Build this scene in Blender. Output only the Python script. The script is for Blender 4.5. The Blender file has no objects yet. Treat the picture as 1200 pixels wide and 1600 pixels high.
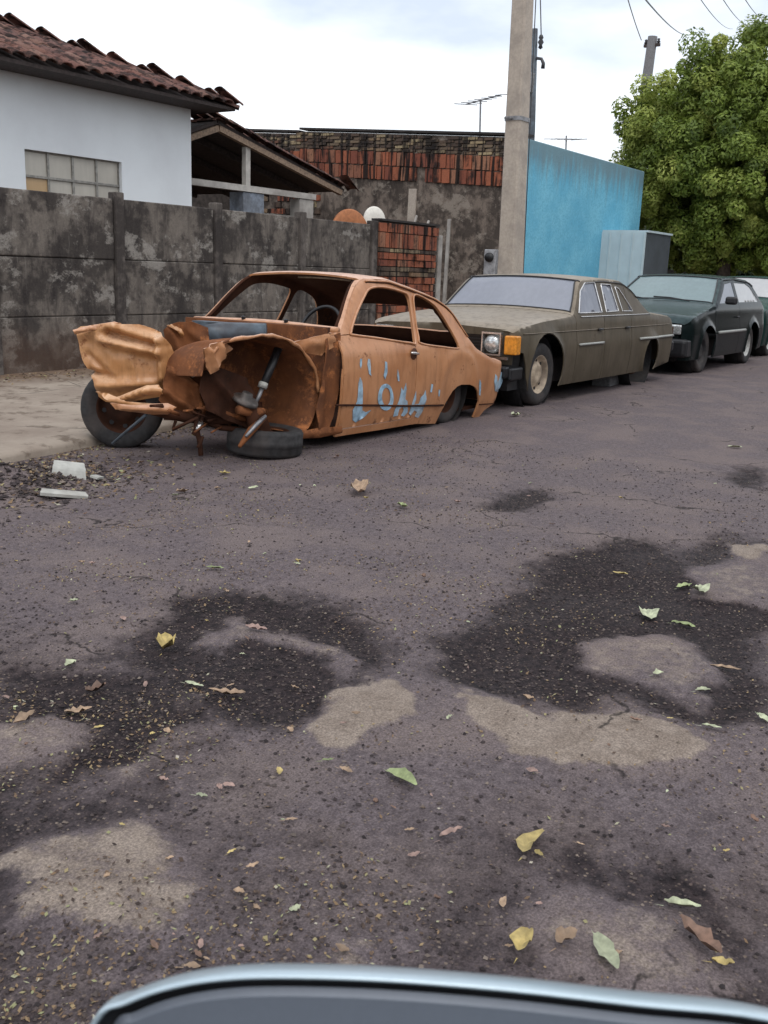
import bpy, math, random
import numpy as np
from math import radians, sin, cos, pi, sqrt
from mathutils import Vector, Matrix
from mathutils.geometry import delaunay_2d_cdt
random.seed(7); rng = np.random.default_rng(7)
S = bpy.context.scene
COL = S.collection

# ------------------------------------------------------------------ camera, sky, sun, exposure
F, TH, PI_, RO, CH = 1527.3, .59766, .242584, -.035902, 1.2288
_d = np.array([cos(TH)*cos(PI_), sin(TH)*cos(PI_), -sin(PI_)])
_r = np.array([sin(TH), -cos(TH), 0.]); _u = np.cross(_r, _d)
_r = _r*cos(RO) - _u*sin(RO); _u = np.cross(_r, _d)
cam = bpy.data.cameras.new('camera'); camo = bpy.data.objects.new('camera', cam); COL.objects.link(camo)
cam.sensor_fit = 'HORIZONTAL'; cam.sensor_width = 36; cam.lens = F/1200*36
cam.clip_start = .02; cam.clip_end = 2000
camo.matrix_world = Matrix(((_r[0], _u[0], -_d[0], 0), (_r[1], _u[1], -_d[1], 0), (_r[2], _u[2], -_d[2], CH), (0, 0, 0, 1)))
cam.dof.use_dof = True; cam.dof.focus_distance = 6.5; cam.dof.aperture_fstop = 26
S.camera = camo
SUN_EL, SUN_AZ = radians(58), radians(222)       # azimuth of the sun, from +X towards +Y
W = bpy.data.worlds.new('World'); S.world = W; W.use_nodes = True
wn = W.node_tree.nodes; wl_ = W.node_tree.links; wn.clear()
sky = wn.new('ShaderNodeTexSky'); sky.sky_type = 'NISHITA'; sky.sun_disc = False
sky.sun_elevation = SUN_EL; sky.sun_rotation = pi/2 - SUN_AZ
sky.dust_density = 3; sky.ozone_density = 1.2
tc = wn.new('ShaderNodeTexCoord'); mp = wn.new('ShaderNodeMapping'); mp.inputs['Scale'].default_value = (1.2, 1.2, 3.2)
nz = wn.new('ShaderNodeTexNoise'); nz.inputs['Scale'].default_value = 2.3; nz.inputs['Detail'].default_value = 6
rp = wn.new('ShaderNodeValToRGB'); rp.color_ramp.elements[0].position = .34; rp.color_ramp.elements[0].color = (.40, .40, .40, 1)
rp.color_ramp.elements[1].position = .6; rp.color_ramp.elements[1].color = (1, 1, 1, 1)
mx = wn.new('ShaderNodeMix'); mx.data_type = 'RGBA'
mx.inputs[7].default_value = (9.5, 9.75, 10.1, 1)
bg = wn.new('ShaderNodeBackground'); bg.inputs['Strength'].default_value = .125
wo = wn.new('ShaderNodeOutputWorld')
wl_.new(tc.outputs['Generated'], mp.inputs[0]); wl_.new(mp.outputs[0], nz.inputs[0]); wl_.new(nz.outputs[0], rp.inputs[0])
wl_.new(rp.outputs[0], mx.inputs[0]); wl_.new(sky.outputs[0], mx.inputs[6]); wl_.new(mx.outputs[2], bg.inputs[0]); wl_.new(bg.outputs[0], wo.inputs[0])
sl = bpy.data.lights.new('sun', 'SUN'); sl.energy = .7; sl.angle = radians(25); sl.color = (1, .96, .9)
so = bpy.data.objects.new('sun', sl); COL.objects.link(so)
sd = Vector((cos(SUN_EL)*cos(SUN_AZ), cos(SUN_EL)*sin(SUN_AZ), sin(SUN_EL)))
so.rotation_euler = (-sd).to_track_quat('-Z', 'Y').to_euler(); so.location = (0, 0, 12)
S.view_settings.view_transform = 'Standard'; S.view_settings.look = 'None'; S.view_settings.gamma = 1
S.view_settings.exposure = .28; S.view_settings.use_curve_mapping = False

# ------------------------------------------------------------------ helpers
def ray(x, y): return _d + (x-600)/F*_r - (y-800)/F*_u
def P(x, y, ax, v):
    """photograph pixel -> world point on the plane coordinate[ax] = v"""
    q = ray(x, y); o = np.array([0, 0, CH]); return o + (v-o[ax])/q[ax]*q
def wl(o):
    v = Vector((0, 0, 0))
    while o is not None: v = v + o.location; o = o.parent
    return v
def props(o, label=None, cat=None, group=None, kind=None):
    if label: o['label'] = label
    if cat: o['category'] = cat
    if group: o['group'] = group
    if kind: o['kind'] = kind
    return o
def thing(name, label, cat, loc, group=None):
    o = bpy.data.objects.new(name, None); o.location = loc; o.empty_display_size = .2; COL.objects.link(o)
    return props(o, label, cat, group)
def link(name, me, parent=None, loc=None, rot=None):
    o = bpy.data.objects.new(name, me); o.parent = parent; COL.objects.link(o)
    if loc is not None: o.location = Vector(loc) - (wl(parent) if parent else Vector((0, 0, 0)))
    if rot is not None: o.rotation_euler = rot
    return o
def mesh(verts, faces, mats, smooth=False, midx=None, name='mesh'):
    me = bpy.data.meshes.new(name); me.from_pydata([tuple(map(float, v)) for v in verts], [], [tuple(int(i) for i in f) for f in faces])
    for m in (mats if isinstance(mats, (list, tuple)) else [mats]): me.materials.append(m)
    if midx is not None: me.polygons.foreach_set('material_index', midx)
    if smooth: me.polygons.foreach_set('use_smooth', [True]*len(me.polygons))
    me.update(); return me
def obj(name, vf, mat, parent=None, smooth=False, midx=None, loc=None):
    """vf in world coordinates; the object's origin goes to loc (default: the parent's place)"""
    v, f = vf; v = np.array(v, float).reshape(-1, 3)
    o0 = Vector(loc) if loc is not None else (wl(parent) if parent else Vector(v.mean(0)) * 1.0)
    if loc is None and parent is None: o0.z = float(v[:, 2].min())
    me = mesh(v - np.array(o0), f, mat, smooth, midx, name)
    return link(name, me, parent, o0)
class MB:
    def __init__(s): s.v = []; s.f = []
    def add(s, v, f):
        n = len(s.v); s.v += [tuple(map(float, p)) for p in v]; s.f += [tuple(int(i)+n for i in q) for q in f]; return s
    def box(s, c, d, rz=0, rx=0, ry=0, taper=1, jit=0):
        R = Matrix.Rotation(rz, 3, 'Z') @ Matrix.Rotation(ry, 3, 'Y') @ Matrix.Rotation(rx, 3, 'X'); v = []
        for z in (-.5, .5):
            t = taper if z > 0 else 1
            for x, y in ((-.5, -.5), (.5, -.5), (.5, .5), (-.5, .5)):
                p = Vector((x*d[0]*t, y*d[1]*t, z*d[2])) + Vector([random.uniform(-jit, jit) for _ in range(3)])
                v.append(Vector(c) + R @ p)
        return s.add(v, [(3, 2, 1, 0), (4, 5, 6, 7), (0, 1, 5, 4), (1, 2, 6, 5), (2, 3, 7, 6), (3, 0, 4, 7)])
    def span(s, a, b): return s.box([(a[i]+b[i])/2 for i in range(3)], [abs(b[i]-a[i]) for i in range(3)])
    def tube(s, pts, r, n=8, cap=True):
        pts = [Vector(p) for p in pts]; rs = r if isinstance(r, (list, tuple)) else [r]*len(pts); v = []; f = []
        up = None
        for i, p in enumerate(pts):
            t = (pts[min(i+1, len(pts)-1)] - pts[max(i-1, 0)]).normalized()
            if up is None:
                up = t.orthogonal().normalized()
            up = (up - t*up.dot(t)).normalized(); w = t.cross(up)
            for k in range(n):
                a = 2*pi*k/n; v.append(p + (up*cos(a) + w*sin(a))*rs[i])
        for i in range(len(pts)-1):
            for k in range(n):
                a = i*n+k; b = i*n+(k+1) % n; f.append((a, b, b+n, a+n))
        if cap: f.append(tuple(range(n-1, -1, -1))); f.append(tuple((len(pts)-1)*n+k for k in range(n)))
        return s.add(v, f)
    def lathe(s, prof, c, axis, n=28, cap=False):
        """prof: (radius, along) pairs about axis through c"""
        ax = Vector(axis).normalized(); up = ax.orthogonal().normalized(); w = ax.cross(up); v = []; f = []
        for r, h in prof:
            for k in range(n):
                a = 2*pi*k/n; v.append(Vector(c) + ax*h + (up*cos(a) + w*sin(a))*r)
        for i in range(len(prof)-1):
            for k in range(n):
                a = i*n+k; b = i*n+(k+1) % n; f.append((a, b, b+n, a+n))
        if cap: f.append(tuple(range(n))); f.append(tuple((len(prof)-1)*n+k for k in range(n-1, -1, -1)))
        return s.add(v, f)
    def vf(s): return s.v, s.f
    def o(s, name, mat, parent=None, smooth=False, **k): return obj(name, s.vf(), mat, parent, smooth, **k)
def bevel(o, w=.01, seg=2):
    m = o.modifiers.new('bevel', 'BEVEL'); m.width = w; m.segments = seg; m.limit_method = 'ANGLE'; m.angle_limit = radians(35); return o

# value noise (numpy), for height fields and wear masks
_tab = rng.random((256, 256))
def vn(x, y, s, o=0):
    x = np.asarray(x)/s + 37.3 + o*7.7; y = np.asarray(y)/s + 91.7 + o*13.1
    xi = np.floor(x).astype(int); yi = np.floor(y).astype(int); fx = x-xi; fy = y-yi
    fx = fx*fx*(3-2*fx); fy = fy*fy*(3-2*fy)
    g = lambda i, j: _tab[i % 256, j % 256]
    return (g(xi, yi)*(1-fx)+g(xi+1, yi)*fx)*(1-fy) + (g(xi, yi+1)*(1-fx)+g(xi+1, yi+1)*fx)*fy
def fbm(x, y, s, n=4, o=0):
    t = 0; a = .5; tot = 0
    for i in range(n): t = t + a*vn(x, y, s/2**i, o+i*3); tot += a; a *= .55
    return t/tot
def inpoly(px, py, poly):
    poly = np.asarray(poly, float); c = np.zeros(np.shape(px), bool); j = len(poly)-1
    for i in range(len(poly)):
        xi, yi = poly[i]; xj, yj = poly[j]
        with np.errstate(divide='ignore', invalid='ignore'):
            k = ((yi > py) != (yj > py)) & (px < (xj-xi)*(py-yi)/(yj-yi+1e-12)+xi)
        c ^= k; j = i
    return c
def resample(poly, s):
    out = []
    for i in range(len(poly)):
        a = np.array(poly[i], float); b = np.array(poly[(i+1) % len(poly)], float); n = max(1, int(np.ceil(np.linalg.norm(b-a)/s)))
        out += [tuple(a+(b-a)*k/n) for k in range(n)]
    return out
def smoothpoly(pts, n=4, closed=True):
    """Catmull-Rom through the points"""
    p = [np.array(q, float) for q in pts]; L = len(p); out = []
    for i in range(L if closed else L-1):
        if closed: a, b, c, d = p[i-1], p[i], p[(i+1) % L], p[(i+2) % L]
        else: a, b, c, d = p[max(i-1, 0)], p[i], p[i+1], p[min(i+2, L-1)]
        for k in range(n):
            t = k/n; out.append(tuple(.5*((2*b)+(c-a)*t+(2*a-5*b+4*c-d)*t*t+(3*b-a-3*c+d)*t**3)))
    if not closed: out.append(tuple(p[-1]))
    return out
def tri2d(outer, holes, res):
    polys = [resample(outer, res)] + [resample(h, res) for h in holes]
    V = []; E = []
    for q in polys:
        n = len(V); V += q; E += [(n+i, n+(i+1) % len(q)) for i in range(len(q))]
    A = np.array(V); x0, y0 = A.min(0); x1, y1 = A.max(0)
    gx, gy = np.meshgrid(np.arange(x0+res/2, x1, res), np.arange(y0+res/2, y1, res)); gx = gx.ravel(); gy = gy.ravel()
    m = inpoly(gx, gy, outer)
    for h in holes: m &= ~inpoly(gx, gy, h)
    gx = gx[m]; gy = gy[m]
    if len(gx):
        d = np.full(len(gx), 1e9)
        for k in range(0, len(A)): d = np.minimum(d, (gx-A[k, 0])**2+(gy-A[k, 1])**2)
        k = d > (.55*res)**2; V += list(zip(gx[k], gy[k]))
    vo, eo, fo, *_ = delaunay_2d_cdt([Vector((float(a), float(b))) for a, b in V], E, [], 0, 1e-6)
    vo = np.array([(a.x, a.y) for a in vo]); fo = np.array([tuple(t) for t in fo if len(t) == 3])
    c = vo[fo].mean(1); m = inpoly(c[:, 0], c[:, 1], outer)
    for h in holes: m &= ~inpoly(c[:, 0], c[:, 1], h)
    return vo, fo[m]
def skin(name, outer, fn, mat, parent, holes=(), res=.06, thick=.012, out_from=None, inner=None, mirror=None, noise=0):
    """sheet panel: 2D outline (with holes) triangulated, bent by fn(u,v)->xyz, given real thickness"""
    v2, f = tri2d(outer, list(holes), res); V = np.array([fn(a, b) for a, b in v2], float)
    if mirror is not None: V[:, 1] = 2*mirror - V[:, 1]
    n = np.zeros_like(V); fnm = np.cross(V[f[:, 1]]-V[f[:, 0]], V[f[:, 2]]-V[f[:, 0]])
    for k in range(3): np.add.at(n, f[:, k], fnm)
    n /= np.linalg.norm(n, axis=1)[:, None]+1e-12
    if out_from is not None and ((V-np.array(out_from))*n).sum() < 0: n = -n; f = f[:, ::-1]
    N = len(V); Vi = V - n*thick
    cnt = {}
    for t in f:
        for a, b in ((t[0], t[1]), (t[1], t[2]), (t[2], t[0])): cnt[(a, b)] = 1
    rim = [(a, b) for (a, b) in cnt if (b, a) not in cnt]
    R = []; rf = []
    for a, b in rim:
        k = 2*N+len(R); R += [V[b], V[a], Vi[a], Vi[b]]; rf.append((k, k+1, k+2, k+3))
    allv = np.vstack([V, Vi] + ([np.array(R)] if R else []))
    faces = [tuple(t) for t in f] + [tuple(t[::-1]+N) for t in f] + rf
    midx = [0]*len(f) + [1 if inner else 0]*len(f) + [0]*len(rf)
    return obj(name, (allv, faces), [mat, inner] if inner else mat, parent, True, midx)

# ------------------------------------------------------------------ materials
class G:
    def __init__(s, name):
        s.m = bpy.data.materials.new(name); s.m.use_nodes = True; s.t = s.m.node_tree; s.N = s.t.nodes
        s.b = s.N['Principled BSDF']; s.pos = s.N.new('ShaderNodeNewGeometry').outputs['Position']
        s.rnd = s.N.new('ShaderNodeObjectInfo').outputs['Random']
        s.nrm = None
    def L(s, a, b): s.t.links.new(a, b)
    def put(s, inp, v):
        if hasattr(v, 'is_linked') or hasattr(v, 'links'): s.L(v, inp)
        else:
            if isinstance(v, tuple) and len(v) == 3 and inp.type == 'RGBA': v = (*v, 1)
            inp.default_value = v
    def map(s, sc=(1, 1, 1), rot=(0, 0, 0), src=None):
        n = s.N.new('ShaderNodeMapping'); s.L(src or s.pos, n.inputs[0]); n.inputs['Scale'].default_value = sc; n.inputs['Rotation'].default_value = rot; return n.outputs[0]
    def noise(s, scale, detail=3, rough=.55, vec=None, dist=0):
        n = s.N.new('ShaderNodeTexNoise'); s.L(vec or s.pos, n.inputs[0]); n.inputs['Scale'].default_value = scale
        n.inputs['Detail'].default_value = detail; n.inputs['Roughness'].default_value = rough; n.inputs['Distortion'].default_value = dist; return n.outputs[0]
    def voro(s, scale, vec=None, out='Distance', feature='F1'):
        n = s.N.new('ShaderNodeTexVoronoi'); n.feature = feature; s.L(vec or s.pos, n.inputs[0]); n.inputs['Scale'].default_value = scale; return n.outputs[out]
    def sm(s, v, a, b, c=0., d=1.):
        n = s.N.new('ShaderNodeMapRange'); n.interpolation_type = 'SMOOTHSTEP'; s.L(v, n.inputs[0])
        for i, k in enumerate((a, b, c, d)): n.inputs[i+1].default_value = k
        return n.outputs[0]
    def math(s, op, a, b=0.):
        n = s.N.new('ShaderNodeMath'); n.operation = op; s.put(n.inputs[0], a); s.put(n.inputs[1], b); return n.outputs[0]
    def mix(s, f, a, b, mode='MIX'):
        n = s.N.new('ShaderNodeMix'); n.data_type = 'RGBA'; n.blend_type = mode; s.put(n.inputs[0], f); s.put(n.inputs[6], a); s.put(n.inputs[7], b); return n.outputs[2]
    def ramp(s, f, els):
        n = s.N.new('ShaderNodeValToRGB'); s.L(f, n.inputs[0]); e = n.color_ramp.elements
        while len(e) < len(els): e.new(.5)
        for k, (p, c) in enumerate(els): e[k].position = p; e[k].color = (*c, 1)
        return n.outputs[0]
    def attr(s, name, out='Fac'):
        n = s.N.new('ShaderNodeAttribute'); n.attribute_name = name; return n.outputs[out]
    def sep(s, i, src=None):
        n = s.N.new('ShaderNodeSeparateXYZ'); s.L(src or s.pos, n.inputs[0]); return n.outputs[i]
    def bump(s, h, st=.3, d=.01):
        n = s.N.new('ShaderNodeBump'); s.L(h, n.inputs['Height']); n.inputs['Strength'].default_value = st; n.inputs['Distance'].default_value = d
        if s.nrm: s.L(s.nrm, n.inputs['Normal'])
        s.nrm = n.outputs[0]; s.L(s.nrm, s.b.inputs['Normal'])
    def fin(s, col, rough=.7, metal=0., spec=None, coat=None):
        s.put(s.b.inputs['Base Color'], col); s.put(s.b.inputs['Roughness'], rough); s.put(s.b.inputs['Metallic'], metal)
        if spec is not None: s.b.inputs['Specular IOR Level'].default_value = spec
        if coat: s.b.inputs['Coat Weight'].default_value = coat; s.b.inputs['Coat Roughness'].default_value = .15
        return s.m
def simple(name, c, rough=.6, metal=0., var=.25, scale=20, bump=.1, spec=None, dirt=None, dirtamt=.5, coat=None):
    g = G(name); n = g.noise(scale, 4); n2 = g.noise(scale*.15, 5)
    col = g.mix(g.sm(n, .3, .7), tuple(x*(1-var) for x in c), tuple(min(1, x*(1+var)) for x in c))
    if dirt: col = g.mix(g.math('MULTIPLY', g.sm(n2, .42, .68), dirtamt), col, dirt)
    if bump: g.bump(n, bump, .004)
    return g.fin(col, rough, metal, spec, coat)

def m_asphalt():
    g = G('worn asphalt'); a = g.noise(170, 3, .7); b = g.noise(38, 4, .65); c = g.noise(2.2, 6, .6); e = g.noise(9, 5, .7)
    lt = g.attr('lt'); dk = g.attr('dk')
    col = g.mix(g.sm(b, .3, .7), (.090, .072, .077), (.148, .121, .126))
    col = g.mix(g.sm(c, .42, .62), col, (.158, .127, .124), 'MIX')
    dkf = g.sm(g.math('ADD', dk, g.math('MULTIPLY', g.math('SUBTRACT', e, .5), .7)), .08, .66)
    col = g.mix(dkf, col, g.mix(g.sm(b, .35, .65), (.012, .009, .011), (.036, .026, .027)))
    e2 = g.noise(26, 5, .75); ltf = g.sm(g.math('ADD', lt, g.math('ADD', g.math('MULTIPLY', g.math('SUBTRACT', e, .5), .6), g.math('MULTIPLY', g.math('SUBTRACT', e2, .5), .7))), .34, .68)
    col = g.mix(ltf, col, g.mix(g.sm(e, .35, .65), (.20, .16, .132), (.265, .218, .183)))
    # grit: pale and dark stone chips showing in the surface, far fewer on the smooth pale patches
    v = g.voro(95); vc = g.voro(95, out='Color'); r = g.sep(0, vc)
    chip = g.math('MULTIPLY', g.sm(v, .45, .25), g.math('MULTIPLY', g.sm(r, .72, .8), g.math('SUBTRACT', .75, g.math('MULTIPLY', ltf, .6))))
    col = g.mix(chip, col, g.ramp(g.sep(1, vc), [(0, (.05, .04, .04)), (.45, (.12, .09, .08)), (.8, (.17, .13, .10)), (1, (.26, .21, .17))]))
    dn = g.N.new('ShaderNodeTexNoise'); g.L(g.pos, dn.inputs[0]); dn.inputs['Scale'].default_value = 3; dn.inputs['Detail'].default_value = 5
    va = g.N.new('ShaderNodeVectorMath'); va.operation = 'MULTIPLY_ADD'; g.L(dn.outputs['Color'], va.inputs[0]); va.inputs[1].default_value = (.5, .5, .5); g.L(g.pos, va.inputs[2])
    ck = g.voro(.8, va.outputs[0], feature='DISTANCE_TO_EDGE'); ckm = g.math('MULTIPLY', g.sm(ck, .009, .001), g.sm(c, .50, .56)); col = g.mix(g.math('MULTIPLY', ckm, .8), col, (.012, .010, .010))
    spk = g.sm(a, .35, .7, .68, 1.3); n = g.N.new('ShaderNodeVectorMath'); n.operation = 'SCALE'; g.L(col, n.inputs[0]); g.L(spk, n.inputs['Scale'])
    g.bump(b, .5, .006); g.bump(a, .7, .003); g.bump(g.math('MULTIPLY', v, -1), .5, .004)
    return g.fin(n.outputs[0], g.sm(c, .3, .7, .7, .95), 0, .18)
def m_concrete(name, base, mold, stain, lo=.38, hi=.6, vs=1., pale=None):
    """weathered cement with vertical run-off streaks and mould"""
    g = G(name); st = g.noise(2.6*vs, 7, .7, g.map((2.0, 2.0, .55)), .4); m = g.noise(1.5*vs, 7, .7); f = g.noise(60, 4, .7); k = g.noise(7*vs, 5, .65)
    col = g.mix(g.sm(k, .3, .7), base, tuple(x*1.3 for x in base))
    col = g.mix(g.math('MULTIPLY', g.sm(st, lo, hi), .85), col, stain)
    mm = g.sm(g.math('ADD', g.math('MULTIPLY', m, .6), g.math('MULTIPLY', k, .4)), .44, .56)
    col = g.mix(g.math('MULTIPLY', mm, .8), col, mold)
    if pale:
        q = g.noise(2.0, 8, .75, g.map((1, 1, 1.3))); col = g.mix(g.math('MULTIPLY', g.sm(q, .53, .61), .8), col, pale); q2 = g.noise(5, 6, .7, g.map((3, 3, .22))); col = g.mix(g.math('MULTIPLY', g.sm(q2, .60, .74), .4), col, pale); lowz = g.math('MULTIPLY', g.sm(g.math('SUBTRACT', g.sep(2), g.math('MULTIPLY', q, .7)), .35, -.1), .6); col = g.mix(lowz, col, (.10, .058, .04))
    col = g.mix(g.sm(f, .3, .75, 0, .45), col, tuple(x*.5 for x in base))
    g.bump(f, .35, .006); g.bump(k, .3, .012)
    return g.fin(col, .95, 0, .08)
def m_brick(name, cols, streak=.8):
    g = G(name); col = g.ramp(g.rnd, cols); f = g.noise(45, 4, .7)
    st = g.noise(2.1, 5, .7, g.map((2.6, 2.6, .22))); k = g.noise(6, 5, .7)
    col = g.mix(g.sm(f, .3, .75, 0, .5), col, (.10, .045, .03))
    mm = g.sm(g.math('ADD', g.math('MULTIPLY', st, .65), g.math('MULTIPLY', k, .35)), .49, .60)
    wv = g.noise(2.8, 4, .6, g.map((2.4, 2.4, .16))); col = g.mix(g.math('MULTIPLY', g.sm(wv, .50, .57), streak), col, (.012, .011, .011)); col = g.mix(g.math('MULTIPLY', mm, streak), col, (.016, .014, .014))
    g.bump(f, .4, .005)
    return g.fin(col, .9, 0, .2)
def m_paint(name, c, c2, rust, amt=(.56, .68), rough=.45, fine=30, metal=0, dusty=None, spec=.4):
    g = G(name); a = g.noise(2.2, 6, .65); b = g.noise(9, 6, .7); f = g.noise(fine, 4)
    col = g.mix(g.sm(a, .35, .65), c, c2)
    if dusty:  # tint on up-facing parts: dust on parked cars, painted sky reflection on the wreck
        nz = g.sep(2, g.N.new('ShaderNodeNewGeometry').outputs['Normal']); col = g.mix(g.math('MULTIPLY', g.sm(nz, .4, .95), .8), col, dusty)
    fn = g.noise(48, 5, .7); sk = g.noise(5, 6, .7, g.map((3, 3, .4))); col = g.mix(g.math('MULTIPLY', g.sm(sk, .46, .66), .38), col, tuple(x*.5 for x in c)); rf = g.sm(g.math('ADD', g.math('ADD', g.math('MULTIPLY', a, .35), g.math('MULTIPLY', b, .45)), g.math('MULTIPLY', fn, .2)), *amt)
    col = g.mix(rf, col, rust); g.bump(f, .06, .003); g.bump(b, .08, .01)
    return g.fin(col, g.mix(rf, (rough,)*3, (.85,)*3), metal, spec)
MT = {}
MT['asphalt'] = m_asphalt()
MT['fence'] = m_concrete('mouldy precast concrete', (.165, .145, .128), (.020, .018, .020), (.045, .040, .040), .42, .64, pale=(.32, .30, .275))
MT['fence_lo'] = m_concrete('dark mouldy concrete post', (.15, .132, .12), (.025, .022, .023), (.06, .053, .05), .44, .68)
def m_sidewalk():
    g = G('dirty cement pavement'); a = g.noise(1.1, 6, .65); b = g.noise(5, 6, .7); f = g.noise(90, 4, .7); y = g.sep(1)
    col = g.mix(g.sm(a, .35, .65), (.24, .195, .16), (.34, .29, .24)); col = g.mix(g.sm(b, .5, .66, 0, .8), col, (.11, .082, .062))
    col = g.mix(g.math('MULTIPLY', g.sm(g.math('ADD', y, b), 8.1, 8.9), .8), col, (.13, .078, .048))
    cr = g.voro(.55, g.map(rot=(0, 0, .6)), feature='DISTANCE_TO_EDGE'); col = g.mix(g.math('MULTIPLY', g.sm(cr, .006, .0), g.sm(a, .4, .6)), col, (.06, .05, .042))
    g.bump(f, .4, .006); g.bump(b, .4, .02); return g.fin(col, .9, 0, .2)
MT['walk'] = m_sidewalk()
MT['earth'] = simple('dry reddish earth', (.16, .10, .065), .95, var=.35, scale=8, bump=.5)
MT['soil'] = simple('dark gravelly soil', (.065, .05, .042), .95, var=.6, scale=30, bump=.8)
MT['white'] = m_concrete('whitewashed render', (.66, .68, .69), (.60, .61, .62), (.62, .63, .64), .5, .9)
def m_white():
    g = G('white painted render'); a = g.noise(1.1, 5, .6); f = g.noise(70, 4, .6)
    col = g.mix(g.sm(a, .3, .75), (.76, .80, .83), (.68, .71, .74)); g.bump(f, .15, .004); return g.fin(col, .85, 0, .2)
MT['white'] = m_white()
def m_blue():
    g = G('sky blue painted render'); a = g.noise(1.3, 6, .65); b = g.noise(30, 5, .75); z = g.sep(2); s_ = g.noise(2.2, 5, .7, g.map((2.5, 2.5, .3)))
    col = g.mix(g.sm(a, .3, .7), (.12, .40, .57), (.20, .52, .67)); col = g.mix(g.sm(b, .42, .66, 0, .75), col, (.10, .32, .46))
    top = g.math('MULTIPLY', g.sm(g.math('ADD', z, g.math('MULTIPLY', s_, 1.6)), 3.6, 4.3), .75); col = g.mix(top, col, (.15, .19, .20))
    g.bump(b, .6, .012); return g.fin(col, .8, 0, .25)
MT['blue'] = m_blue()
MT['brick_or'] = m_brick('orange hollow brick', [(0, (.27, .085, .05)), (.35, (.36, .12, .065)), (.7, (.20, .065, .045)), (1, (.32, .16, .10))], .95)
MT['brick_pale'] = m_brick('stained pale brick', [(0, (.05, .045, .04)), (.35, (.09, .07, .055)), (.6, (.20, .16, .11)), (.85, (.40, .33, .20)), (1, (.14, .07, .05))], .9)
MT['mortar'] = m_concrete('grey mouldy render', (.19, .155, .13), (.026, .022, .021), (.055, .045, .040), .46, .66, pale=(.30, .26, .22))
MT['mortar_dk'] = simple('dark mortar', (.055, .045, .04), .95, var=.4, scale=12, bump=.5)
MT['tile'] = m_brick('old clay roof tile', [(0, (.17, .085, .075)), (.35, (.21, .11, .09)), (.7, (.13, .075, .07)), (1, (.25, .15, .12))], .75)
MT['wood'] = simple('dark weathered wood', (.045, .034, .032), .85, var=.4, scale=25, bump=.3)
MT['wood_lt'] = simple('pale wood', (.24, .17, .12), .8, var=.3, scale=25)
MT['beam'] = simple('dirty white beam', (.42, .40, .37), .85, var=.15, scale=9, dirt=(.12, .1, .09), dirtamt=.6)
MT['dark'] = simple('dark recess', (.03, .026, .025), .95, var=.4, scale=5)
MT['pole'] = simple('cast concrete pole', (.40, .345, .29), .85, var=.10, scale=35, dirt=(.22, .19, .17), dirtamt=.45)
MT['steel'] = simple('galvanised steel', (.22, .22, .23), .5, .6, var=.3)
MT['steel_dk'] = simple('dirty iron', (.09, .08, .075), .6, .4, var=.4, dirt=(.10, .045, .025), dirtamt=.8)
MT['black'] = simple('black rubber', (.016, .016, .018), .75, var=.4, scale=30, dirt=(.06, .05, .045), dirtamt=.5)
MT['tyre'] = simple('old tyre rubber', (.022, .021, .022), .8, var=.4, scale=25, dirt=(.07, .055, .05), dirtamt=.6)
MT['blackp'] = simple('black plastic', (.012, .012, .014), .45, var=.2)
MT['chrome'] = simple('dull chrome', (.62, .61, .6), .22, .9, var=.15)
MT['wreck'] = m_paint('faded copper paint', (.42, .185, .080), (.50, .245, .120), (.19, .075, .035), (.56, .64), .36, dusty=(.62, .39, .28))  # the paler tops are sky reflection painted into the colour
MT['wreck_in'] = m_paint('rusty inner steel', (.12, .055, .035), (.06, .032, .024), (.24, .085, .035), (.56, .66), .85, spec=.12)
MT['rust'] = m_paint('orange rust', (.215, .082, .034), (.10, .045, .027), (.38, .145, .055), (.50, .62), .85, spec=.12)
MT['rustdk'] = m_paint('dark rust and grease', (.070, .028, .016), (.028, .014, .010), (.17, .062, .028), (.56, .68), .9, spec=.12)
MT['tan'] = m_paint('bare tan sheet', (.42, .19, .07), (.56, .29, .13), (.22, .08, .03), (.54, .63), .33, dusty=(.68, .45, .29))  # upward faces lightened in colour, as if lit by the sky
MT['letter'] = simple('pale blue brushed paint', (.28, .43, .55), .7, var=.3, scale=16, dirt=(.42, .3, .22), dirtamt=.35)
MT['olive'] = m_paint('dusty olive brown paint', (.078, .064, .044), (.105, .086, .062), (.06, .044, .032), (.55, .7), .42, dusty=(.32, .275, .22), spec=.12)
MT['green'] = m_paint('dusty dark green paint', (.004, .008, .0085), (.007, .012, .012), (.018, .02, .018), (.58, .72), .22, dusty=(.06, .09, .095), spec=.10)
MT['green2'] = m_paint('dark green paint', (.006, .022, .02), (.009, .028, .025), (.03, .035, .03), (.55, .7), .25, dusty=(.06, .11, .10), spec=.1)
MT['sage'] = m_paint('pale trim', (.30, .31, .29), (.36, .37, .35), (.16, .14, .12), (.55, .7), .4)
def m_glass(name, c, dust, rough, f=(.35, .7)):
    g = G(name); a = g.noise(1.6, 5, .6); st = g.noise(6, 4, .6, g.map((3, 3, .3)))
    col = g.mix(g.sm(g.math('ADD', g.math('MULTIPLY', a, .6), g.math('MULTIPLY', st, .4)), *f), tuple(x*.6+y*.4 for x, y in zip(c, dust)), dust)
    return g.fin(col, rough, 0, .6)
MT['glass'] = m_glass('dusty windscreen glass', (.19, .205, .24), (.25, .265, .31), .16)
MT['glass2'] = m_glass('dusty green windscreen', (.12, .17, .18), (.18, .25, .26), .2)
MT['glassd'] = m_glass('dark side glass', (.09, .10, .125), (.20, .21, .25), .08)
MT['glassw'] = m_glass('pale side glass', (.34, .35, .36), (.48, .48, .48), .2)
MT['pane'] = m_glass('frosted window pane', (.36, .34, .30), (.50, .47, .41), .3)
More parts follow.
